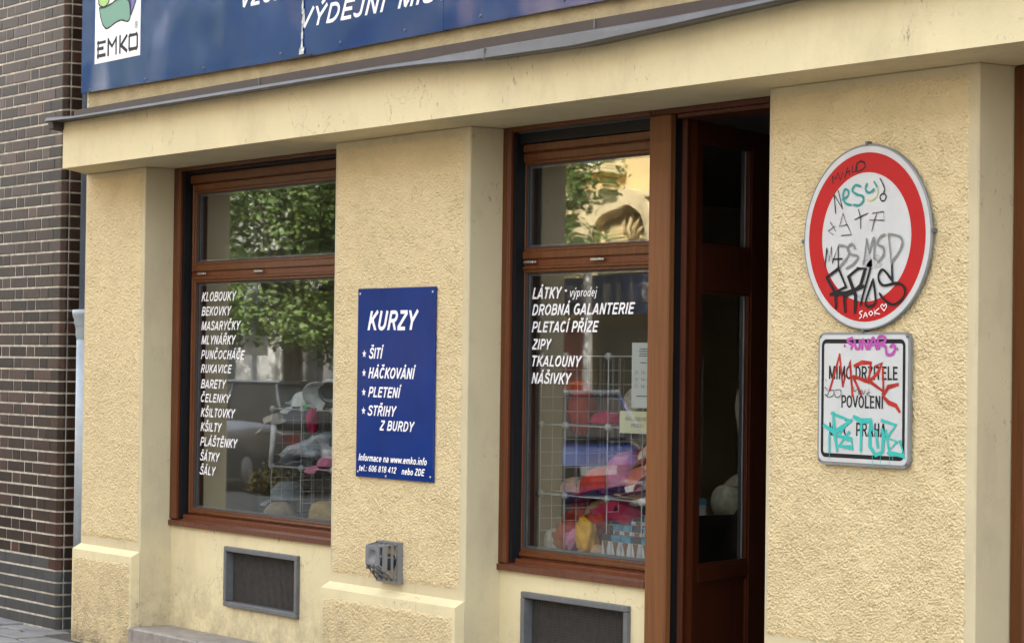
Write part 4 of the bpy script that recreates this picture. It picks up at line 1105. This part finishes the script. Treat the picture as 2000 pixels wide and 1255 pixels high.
crumple('grey_scarf', 'folded grey scarf beneath the plastic wrapped scarves in the left window', 'scarf', (1.66, .52, 1.105), greyc, .13, .08, .022, 9)
crumple('blue_bag', 'pale blue wrapped cap on the upper shelf of the left window', 'cap', (1.62, .60, 1.43), mat('blue_wrap', (.30, .42, .46), .3, var=.4, vscale=20), .13, .08, .03, 12)
o = MB().tube([(1.585,.395,1.085),(1.62,.395,1.31)], [.013, .017], 10).build('display_stick', whitec); set_origin(o, (1.585,.395,1.085)); tag(o, 'white plastic rod leaning on the wire rack in the left window', 'rod')
for i, x in enumerate((2.42, 2.50, 2.66)):
    hat('straw_hat', ['dark hat far right in the left window behind the pillar', 'grey hat stacked far right in the left window', 'brown hat far right on the left window floor'][i], (x, .60, (1.095, 1.42, Pz+.005)[i]), (blackc, greyc, tanc)[i], r=.1, h=.1, brim=.05)
# right window
hat('pink_brimmed_hat', 'pale pink brimmed hat on the lower left wire shelf of the right window', (4.235, .56, 1.068), peach, r=.09, h=.07, brim=.05, flat_top=False)
crumple('red_bag', 'large red felt bag at the left edge of the right window', 'bag', (4.17, .62, 1.46), redc, .065, .06, .13, 2, amp=.15)
hat('magenta_hat', 'magenta felt hat lying on the upper wire shelf of the right window', (4.50, .53, 1.398), magc, r=.085, h=.055, brim=.035, flat_top=False)
crumple('woven_purse', 'light woven purse above the magenta hat in the right window', 'bag', (4.60, .60, 1.50), woven, .055, .03, .06, 4, amp=.15)
hat('red_dome_hat', 'pinkish red domed hat in the middle shelf of the right window', (4.58, .60, 1.10), pinkc, r=.115, h=.17, brim=.03, flat_top=False, tilt=(0, -12))
hat('lime_hat', 'lime green hat standing behind the straw hats in the right window', (4.72, .64, 1.18), limec, r=.07, h=.14, brim=.0, flat_top=False)
hat('woven_hat', 'pale woven hat tilted on top of the hat pile in the right window', (4.84, .54, 1.235), woven, r=.08, h=.07, brim=.03, tilt=(0, -25), flat_top=False)
hat('orange_straw_hat', 'orange red straw hat in front of the lime green hat in the right window', (4.84, .52, 1.11), orangec, r=.12, h=.11, brim=.03, tilt=(8, -10), flat_top=False, band=whitec)
hat('wide_straw_hat', 'wide brimmed straw hat under the orange hat in the right window', (4.80, .51, 1.072), tanc, r=.09, h=.03, brim=.055, tilt=(0, 4))
hat('dark_red_hat', 'dark red hat left of the straw hats on the wire shelf in the right window', (4.44, .56, 1.07), redc, r=.12, h=.12, brim=.04, tilt=(0, -16), flat_top=False)
hat('tan_hat', 'tan straw hat under the lowest wire shelf in the right window', (4.41, .60, .97), tanc, r=.11, h=.07, brim=.03, tilt=(0, -20), flat_top=False)
crumple('magenta_towel', 'magenta folded cloth hanging below the shelf in the right window', 'cloth', (4.63, .52, .985), magc, .17, .07, .055, 6)
crumple('red_cloth', 'big pile of dark red cloth under the lowest shelf of the right window', 'cloth', (4.36, .62, Pz+.09), redc, .20, .10, .12, 41, amp=.35)
crumple('rose_cloth', 'rose coloured cloth spilling between the headband and the tan hat', 'cloth', (4.47, .53, Pz+.18), redc, .15, .05, .06, 42, amp=.4, tilt=-30)
crumple('orange_cloth', 'red orange cloth at the back of the right window floor', 'cloth', (4.20, .60, Pz+.13), redc, .11, .06, .12, 43, amp=.3)
hat('crimson_hat', 'crimson hat on the middle shelf behind the dark red one in the right window', (4.50, .66, 1.10), redc, r=.11, h=.12, brim=.04, tilt=(0, -20), flat_top=False)
hat('coral_hat', 'coral straw hat at the right edge of the pile in the right window', (4.93, .50, 1.15), orangec, r=.085, h=.10, brim=.05, tilt=(0, -35), flat_top=False, band=whitec)
crumple('white_knitwear', 'white knitted collar on the left of the right window floor', 'knitwear', (4.13, .50, Pz+.065), whitec, .045, .04, .055, 7, amp=.5)
crumple('red_gloves', 'red woollen gloves on the right window floor', 'gloves', (4.23, .52, Pz+.09), redc, .085, .06, .08, 11, amp=.45)
crumple('pink_gloves', 'folded pink gloves leaning on the yellow headband', 'gloves', (4.36, .44, Pz+.085), pinkc, .035, .03, .055, 12, amp=.4, tilt=30)
crumple('yellow_headband', 'mustard yellow knitted headband standing on the right window floor', 'headband', (4.47, .44, Pz+.10), yellowc, .065, .035, .10, 13, amp=.45, tilt=-24)
crumple('dark_beret', 'dark beret behind the yellow headband in the right window', 'hat', (4.56, .56, Pz+.11), maroon, .09, .07, .10, 14, amp=.2)
crumple('beaded_hat', 'black beaded hat between the headband and the packets in the right window', 'hat', (4.64, .50, Pz+.16), blackc, .055, .05, .11, 15, amp=.15)
crumple('brown_glove', 'small brown leather glove beside the packets in the right window', 'gloves', (4.60, .41, Pz+.04), tanc, .035, .03, .04, 16, amp=.3)
for i, x in enumerate((4.50, 4.62)):
    o = MB().lathe([(.0001,.0),(.034,.0),(.036,.012),(.033,.022),(.0001,.024)], (x, .37, Pz+.012), 20, M=Matrix.Rotation(R_(40),4,'X')).build('button_box', clear_m)
    set_origin(o, (x,.37,Pz)); tag(o, ('round clear button box left on the right window floor', 'round white button box beside the hosiery packets')[i], 'box')
card = mat('hosiery_card', (.55, .56, .56), .35, var=.25, vscale=25); cardb = mat('hosiery_blue', (.07, .25, .36), .35, var=.5, vscale=40); leg_m = mat('printed_leg', (.20, .09, .05), .5); cardk = mat('hosiery_black', (.03,.035,.04), .4, var=.4, vscale=40)
PK = []
for i in range(5):
    for j in range(5):
        x = 4.655+i*.074+j*.013; y = .385+j*.055; z = Pz+j*.044
        t = thing('hosiery_packet', 'hosiery packet in the right window, %s row of the stack, %s from the left' % (('front','second','third','fourth','rearmost')[j], ('first','second','third','fourth','fifth')[i]), 'packet', (x, y, Pz), group='hosiery packets stacked in the right window')
        bx('box', card, t, x, x+.068, y, y+.05, Pz+.002, z+.130, b=.002)
        bx('blue_top', cardb if (i+j) % 3 else cardk, t, x-.0006, x+.0686, y-.0008, y+.0506, z+.104, z+.132)
        q = MB(); q.plate([(x+.010,z+.103),(x+.052,z+.103),(x+.040,z+.070),(x+.038,z+.040),(x+.034,z+.008),(x+.027,z+.008),(x+.027,z+.045),(x+.022,z+.062)][::-1], y-.0012, y-.0004); q.build('printed_leg', leg_m, t)
# notices taped inside the pane
pn = thing('paper_notice', 'white paper notice with opening hours taped inside the right window', 'notice', (5.08, .286, 1.47))
MB().box(4.995, 5.16, .2845, .2855, 1.478, 1.765).build('sheet', paper_white, pn)
for s, z in (("Út  14-18 h", 1.626), ("St  14-18 h", 1.596), ("Čt  14-18 h", 1.566)): lettering(s, 5.015, z, .134, .015, .2842, black_ink, pn, bold=0.0)
q = MB()
for z, a, b in ((1.735,5.05,5.11),(1.725,5.045,5.115),(1.715,5.05,5.11),(1.705,5.045,5.115),(1.675,5.055,5.10),(1.528,5.03,5.13)): q.box(a, b, .2842, .2843, z, z+.004)
q.build('small_print', dark_ink, pn)
yn = thing('yellow_notice', 'pale yellow card about retail sale under the paper notice', 'notice', (5.03, .286, 1.36))
MB().box(4.912, 5.17, .2845, .2855, 1.365, 1.463).build('card', paper_yellow, yn)
lettering('MALOOBCHODNÍ', 4.952, 1.421, .205, .017, .2842, black_ink, yn, bold=.0); lettering('PRODEJ', 4.992, 1.392, .095, .016, .2842, black_ink, yn, bold=.0)
# things seen through the open door's pane
hat('cream_sun_hat', 'cream straw sun hat hanging on its side behind the glass of the open door', (4.86, 1.00, 1.03), cloth('cream_straw', (.55, .50, .36)), r=.085, h=.10, brim=.085, tilt=(70, 30), rz=-40, band=blackc, wob=.01)
crumple('dark_scarf', 'dark patterned scarf hanging high behind the glass of the open door', 'scarf', (4.66, 1.25, 1.45), woven, .07, .06, .16, 21, amp=.2)
cn = thing('shop_counter', 'dark counter inside the shop behind the open door', 'counter', (4.6, 3.2, 0)); bx('cabinet', floor_m, cn, 3.6, 5.4, 3.0, 3.5, .02, 1.0, b=.01); bx('worktop', wood_dark, cn, 3.55, 5.45, 2.95, 3.55, 1.0, 1.04, b=.006)

# ------------------------------------------------------------------ the other side of the street (seen in the panes)
yel = mat('yellow_facade', (.66, .50, .24), .85, var=.06, vscale=.8); yel2 = mat('yellow_trim', (.72, .58, .33), .8); wht = mat('white_facade', (.60, .59, .56), .85, var=.05, vscale=.8); roofm = mat('red_roof', (.22, .07, .045), .8, var=.2)
pinkf = mat('rose_facade', (.30, .22, .18), .85, var=.06, vscale=.8); greyf = mat('grey_facade', (.24, .235, .22), .85, var=.06, vscale=.8)
def house(name, label, x0, x1, yf, h, m, trim, nw, floors, base, arch=False):
    t = thing(name, label, 'building', ((x0+x1)/2, yf, 0))
    W = (x1-x0)/nw; holes = []
    for f in range(floors):
        for i in range(nw):
            cx = x0+W*(i+.5); zb = base+f*3.5+.9; holes.append((cx-.55, cx+.55, zb, zb+1.9))
    gh = [] if arch else [(x0+W*(i+.5)-.9, x0+W*(i+.5)+.9, .7, 3.0) for i in range(nw)]
    q = MB(); wall_holes(q, x0, x1, 0, h, yf+.0, yf-.35, holes+gh); q.box(x0, x1, yf-9, yf-8.9, 0, h); q.box(x0, x0+.1, yf-9, yf-.36, 0, h); q.box(x1-.1, x1, yf-9, yf-.36, 0, h)
    q.build('wall', m, t)
    for a, b, c, d in holes+gh:
        fr = MB(); wall_holes(fr, a, b, c, d, yf-.12, yf-.2, [(a+.07,(a+b)/2-.03,c+.07,d-.07), ((a+b)/2+.03,b-.07,c+.07,d-.07)])
        o = fr.build('window', wht, t); MB().box(a+.05, b-.05, yf-.17, yf-.16, c+.05, d-.05).build('pane', far_glass, o)
    q = MB()
    for z in [base+.1] + [base+3.5*k for k in range(1, floors)] + [h-.5]:
        q.box(x0-.05, x1+.05, yf+.002, yf+.22, z, z+.22); q.box(x0-.05, x1+.05, yf+.002, yf+.34, z+.22, z+.32)
    for a, b, c, d in holes:
        q.box(a-.18, b+.18, yf+.003, yf+.18, d+.12, d+.28); q.box(a-.14, a-.002, yf+.003, yf+.07, c-.05, d+.1); q.box(b+.002, b+.14, yf+.003, yf+.07, c-.05, d+.1); q.box(a-.2, b+.2, yf+.003, yf+.15, c-.16, c-.05)
    q.build('cornice', trim, t)
    q = MB(); q.add([(x0,yf+.4,h),(x1,yf+.4,h),(x1,yf-4.5,h+3),(x0,yf-4.5,h+3),(x0,yf-9,h),(x1,yf-9,h)], [(0,1,2,3),(3,2,5,4),(0,3,4),(1,5,2)]); q.build('roof', roofm, t)
    return t
Yf = -14.8
house('yellow_house', 'yellow town house with cornices across the street, mirrored in the right window', -25, -10.2, Yf-1.6, 11.0, yel, yel2, 5, 2, 3.9, arch=True)
house('white_house', 'white town house across the street, mirrored in the left window', -48, -25.05, Yf-1.6, 10.5, wht, wht, 7, 2, 3.4)
house('rose_house', 'rose coloured house opposite the shop, only seen in reflections', -10.15, 3.5, Yf-1.6, 10.5, pinkf, wht, 4, 2, 3.6)
house('grey_house', 'grey house opposite the shop to the right, only seen in reflections', 3.55, 20, Yf-1.6, 10.5, greyf, wht, 5, 2, 3.6)
# round arch on the yellow house
ar = thing('arched_lunette', 'round arched stone lunette on the yellow house, mirrored in the transom pane', 'lunette', (-16.5, Yf-1.5, 3.1))
q = MB()
AX = -16.5
A = [(AX+1.15*math.cos(t), 3.22+1.15*math.sin(t)) for t in np.linspace(0, math.pi, 22)]; B = [(AX+.86*math.cos(t), 3.22+.86*math.sin(t)) for t in np.linspace(0, math.pi, 22)]; n = len(A)
yy0, yy1 = Yf-1.25, Yf-1.58
vs = [(x, yy0, z) for x, z in A]+[(x, yy0, z) for x, z in B]+[(x, yy1, z) for x, z in A]+[(x, yy1, z) for x, z in B]
fs = []
for i in range(n-1): fs += [(i, n+i, n+i+1, i+1), (n+i, 3*n+i, 3*n+i+1, n+i+1), (i, i+1, 2*n+i+1, 2*n+i)]
q.add(vs, fs); q.box(AX-1.3, AX+1.3, yy1, yy0+.06, 3.04, 3.20); q.build('arch', yel2, ar); q = MB(); q.plate(B, yy0-.20, yy1+.004); q.build('tympanum', mat('tympanum_stone', (.50, .40, .24), .8, var=.5, vscale=4, bump=.05, bscale=5), ar)
q = MB()
for k in range(7):
    t = R_(20+k*23); q.tube([(AX+.15*math.cos(t), yy0-.18, 3.3+.15*math.sin(t)), (AX+.5*math.cos(t+.3), yy0-.13, 3.25+.5*math.sin(t+.3)), (AX+.75*math.cos(t), yy0-.17, 3.25+.75*math.sin(t))], [.06,.05,.02], 6)
q.build('scroll_relief', yel, ar)
# awning shop
aw = thing('dark_awning', 'dark blue shop awning across the street, mirrored in the right window', 'awning', (-15.4, Yf-1.5, 2.3))
q = MB(); q.add([(-17.4,Yf-.2,2.95),(-13.4,Yf-.2,2.95),(-13.4,Yf-1.55,3.03),(-17.4,Yf-1.55,3.03),(-17.4,Yf-.2,2.40),(-13.4,Yf-.2,2.40)], [(0,1,2,3),(4,5,1,0)]); q.build('fabric', mat('navy_fabric', (.04,.055,.11), .8), aw)
q = MB()
for k in range(12): q.box(-17.2+k*.30, -17.2+k*.30+(.07 if k % 3 else .16), Yf-.195, Yf-.185, 2.52+.05*(k % 2), 2.84)
q.build('light_stripes', greyf, aw)
sh_ = thing('roller_shutter', 'beige roller shutter under the dark awning, mirrored in the right window', 'shutter', (-15.6, Yf-1.5, 0))
q = MB()
for k in range(34): q.box(-17.2, -13.8, Yf-1.56+(.012 if k % 2 else 0), Yf-1.50+(.02 if k % 2 else 0), .15+k*.062, .15+k*.062+.055, b=.006)
tag(q.build('shutter_slats', mat('shutter_beige', (.42,.38,.30), .6), sh_), kind='stuff')
po = thing('white_post', 'tall white post on the far pavement, mirrored in the right window', 'post', (-14.76, Yf+.6, 0)); q = MB(); q.tube([(-14.76,Yf+.6,-.01),(-14.76,Yf+.6,3.4)], .07, 12); q.build('shaft', wht, po); MB().box(-14.91,-14.61,Yf+.45,Yf+.75,0,.12,b=.01).build('foot', greyf, po)
ob = thing('orange_poster', 'orange advertising poster beside the white post, mirrored in the right window', 'poster', (-17.4, Yf-1.1, .0)); bx('panel', mat('poster_orange', (.55,.13,.05), .5, var=.3, vscale=3), ob, -17.75, -16.95, Yf-1.02, Yf-.97, .9, 2.25); bx('frame', greyf, ob, -17.80, -16.90, Yf-1.06, Yf-1.022, .0, 2.30)
rs = thing('round_sign_post', 'round traffic sign on a thin pole across the street, mirrored in the left window', 'traffic sign', (-20.3, -11.9, 0))
MB().tube([(-20.3,-11.9,-.01),(-20.3,-11.9,2.9)], .035, 10).build('pole', zinc, rs)
q = MB(); q.lathe([(.0001,.015),(.31,.012),(.33,0),(.33,-.012),(.0001,-.015)], (-20.26,-11.85,2.45), 32, M=Matrix.Rotation(R_(-35),4,'Z')@Matrix.Rotation(R_(90),4,'Y')); q.build('disc', sign_white, rs)
MB().box(-20.28,-20.24,-12.1,-11.7,1.75,2.05).build('plate', sign_white, rs)

# trees ----------------------------------------------------------------
leafA = mat('leaf_green', (.10, .17, .035), .6, var=.4, vscale=1.4); leafB = mat('leaf_light_green', (.155, .22, .05), .6, var=.35, vscale=2.2); bark = mat('bark', (.055, .043, .033), .9, var=.3, vscale=8, bump=.01, bscale=30)
def tree(label, x, y, h, rad, seed, nleaf=20000, low=1.9):
    rd = random.Random(seed); t = thing('street_tree', label, 'tree', (x, y, 0), group='leafy street trees across the road')
    q = MB(); q.tube([(x,y,-.05),(x+.05,y,.9),(x+.02,y+.05,2.2),(x+.15,y,h*.55)], [.2,.16,.14,.08], 10)
    limbs = []
    for k in range(9):
        a = rd.uniform(0, 6.28); z0_ = rd.uniform(low+.1, h*.5); L = rd.uniform(.5, .9)*rad
        p1 = Vector((x+L*.5*math.cos(a), y+L*.5*math.sin(a), z0_+rd.uniform(.4, .9))); p2 = Vector((x+L*math.cos(a), y+L*math.sin(a), z0_+rd.uniform(1., 2.2)))
        q.tube([(x+.05, y, z0_), p1, p2], [.07, .045, .02], 6); limbs.append(p2)
    q.build('trunk', bark, t)
    cl = []
    for k in range(64):
        a = rd.uniform(0, 6.28); rr = rad*rd.uniform(.15, 1.0)**.6; z = rd.uniform(low, h)
        f = math.sin(math.pi*min(1, max(.12, (z-low+.5)/(h-low+.5))))**.5
        cl.append((x+rr*f*math.cos(a), y+rr*f*math.sin(a), z, rd.uniform(.45, .95)))
    V = np.zeros((nleaf*4, 3)); rgl = np.random.default_rng(seed)
    ci = rgl.integers(0, len(cl), nleaf); C = np.array(cl)[ci]
    d = rgl.standard_normal((nleaf, 3)); d /= np.linalg.norm(d, axis=1)[:, None]
    rr = rgl.uniform(.55, 1, nleaf)[:, None]*C[:, 3:4]
    c = C[:, :3]+d*rr*np.array([1, 1, .7])
    a1 = rgl.standard_normal((nleaf, 3)); a1 /= np.linalg.norm(a1, axis=1)[:, None]; a2 = np.cross(a1, d+.2); a2 /= np.linalg.norm(a2, axis=1)[:, None]
    s = rgl.uniform(.028, .058, nleaf)[:, None]
    for part_, mm, sel in (('crown', leafA, rgl.random(nleaf) < .6), ('light_green_crown', leafB, None)):
        pass
    selA = rgl.random(nleaf) < .6  # lighter green leaves mixed in at random
    for mm, sel in ((leafA, selA), (leafB, ~selA)):
        cc, u, v_, ss_ = c[sel], a1[sel], a2[sel], s[sel]
        P = np.stack([cc-u*ss_, cc+v_*ss_*.6, cc+u*ss_, cc-v_*ss_*.6], 1).reshape(-1, 3)-np.array([x, y, 0])
        nn = len(cc); me = bpy.data.meshes.new('crown'); me.vertices.add(nn*4); me.vertices.foreach_set('co', P.astype(np.float32).ravel())
        me.loops.add(nn*4); me.loops.foreach_set('vertex_index', np.arange(nn*4, dtype=np.int32)); me.polygons.add(nn); me.polygons.foreach_set('loop_start', (np.arange(nn)*4).astype(np.int32)); me.polygons.foreach_set('loop_total', np.full(nn, 4, dtype=np.int32))
        me.update(calc_edges=True); me.materials.append(mm); o = bpy.data.objects.new('crown', me); COL.objects.link(o); o.parent = t
for args in (('leafy street tree nearest the yellow house corner across the road', -15.1, -12.7, 6.8, 1.75, 31, 20000, 2.8), ('broad street tree left of the sign pole across the road', -20.6, -12.8, 8.2, 2.6, 32, 42000), ('high crowned street tree behind the sign pole across the road', -18.7, -13.5, 8.0, 2.3, 35, 36000, 3.25), ('tall street tree at the far left across the road', -24.4, -12.9, 8.6, 2.7, 33, 36000, 2.2), ('far street tree beyond the white house across the road', -29.0, -12.9, 8.0, 2.6, 34, 20000, 2.2)): tree(*args)

# cars -----------------------------------------------------------------
dark_lamp = mat('dark_red_lamp', (.12,.008,.008), .2)
rim_m = mat('dull_rim', (.16,.16,.17), .4, metal=.5)
def car(label, x, y, rz, paint, L=4.0, W=1.72, Hh=1.45, rooftint=None):
    t = thing('parked_car', label, 'car', (x, y, -.12), R_(rz), group='cars parked across the street')
    st = [(-.5,.42,.62,.80),(-.485,.28,.80,.90),(-.40,.20,.92,.97),(-.25,.19,.95,1.0),(0,.19,.96,1.0),(.22,.19,.95,1.0),(.34,.20,.88,.98),(.46,.24,.76,.92),(.5,.36,.62,.82)]
    mb = MB(); n = len(st); vs = []
    for f, zb, zt, wf in st:
        hw = W/2*wf; zb *= Hh/1.45*.95; zt *= Hh/1.45
        vs += [(f*L,-hw*.93,zb),(f*L,-hw,zb+.14),(f*L,-hw*1.0,(zb+zt)/2+.05),(f*L,-hw*.95,zt-.03),(f*L,-hw*.86,zt),(f*L,hw*.86,zt),(f*L,hw*.95,zt-.03),(f*L,hw,(zb+zt)/2+.05),(f*L,hw,zb+.14),(f*L,hw*.93,zb)]
    fs = [(i*10+k,(i+1)*10+k,(i+1)*10+(k+1)%10,i*10+(k+1)%10) for i in range(n-1) for k in range(10)]+[tuple(range(10))[::-1],tuple((n-1)*10+k for k in range(10))]
    mb.add(vs, fs, True); mb.build('body', paint, t, local=True)
    a, b, c, d = -.47*L, -.38*L, .08*L, .27*L; zb = .93*Hh/1.45; w0, w1 = W/2*.88, W/2*.70
    mb = MB(); mb.add([(a,-w0,zb),(d,-w0,zb),(d,w0,zb),(a,w0,zb),(b,-w1,Hh-.03),(c,-w1,Hh-.03),(c,w1,Hh-.03),(b,w1,Hh-.03)], [(0,1,5,4),(1,2,6,5),(2,3,7,6),(3,0,4,7)]); mb.build('glasshouse', far_glass, t, local=True)
    mb = MB(); mb.box(b-.05, c+.04, -w1-.02, w1+.02, Hh-.04, Hh+.02, b=.018)
    mb.build('roof', rooftint or paint, t, local=True)
    mb = MB()
    for sy in (-1, 1):
        for (xa, xb) in ((a, b), (d, c), (-.12*L, -.12*L)): mb.tube([(xa, sy*(w0+.004), zb), (xb, sy*(w1+.004), Hh-.03)], .03, 6)
    mb.build('window_pillars', paint, t, local=True)
    for xa in (-.31*L, .31*L):
        for sy in (-1, 1):
            w_ = MB().lathe([(.0001,.0),(.20,.0),(.21,.02),(.30,.03),(.315,.06),(.315,.16),(.29,.19),(.0001,.19)], (xa, sy*(W/2-.0), .315), 24, M=Matrix.Rotation(R_(90*sy),4,'X')).build('wheel', black, t, local=True)
            MB().lathe([(.0001,-.006),(.17,-.004),(.19,.002)], (xa, sy*(W/2), .315), 20, M=Matrix.Rotation(R_(90*sy),4,'X')).build('rim', rim_m, t, local=True)
    for sy in (-1, 1):
        MB().box(-.5*L-.006, -.47*L, sy*W*.38-.10, sy*W*.38+.10, .62, .82, b=.01).build('tail_light', dark_lamp, t, local=True)
        MB().box(.46*L, .497*L, sy*W*.34-.16, sy*W*.34+.16, .60, .74, b=.01).build('headlight', sign_white, t, local=True)
    MB().box(-.5*L-.012, -.5*L-.002, -.26, .26, .52, .63).build('licence_plate', sign_white, t, local=True); MB().box(.5*L+.002, .5*L+.012, -.26, .26, .38, .49).build('licence_plate', sign_white, t, local=True)
    return t
def paint_mat(name, c): return mat(name, c, .25, coat=1.0, spec=.6)
car('blue hatchback with grey roof across the street, mirrored in the right window', -11.1, -10.2, 180, paint_mat('blue_paint', (.02, .06, .26)), 3.9, 1.7, 1.48, rooftint=paint_mat('roof_grey', (.25, .27, .30)))
car('dark estate car across the street, mirrored in the left window', -17.2, -10.2, 180, paint_mat('black_paint', (.012, .013, .016)), 4.6, 1.8, 1.50)
car('silver car further left across the street, mirrored in the left window', -22.6, -10.2, 180, paint_mat('silver_paint', (.35, .37, .39)), 4.3, 1.75, 1.45)
car('dark red car far left across the street, mirrored faintly in the left window', -28.0, -10.2, 180, paint_mat('red_paint', (.20, .02, .02)), 4.1, 1.72, 1.46)
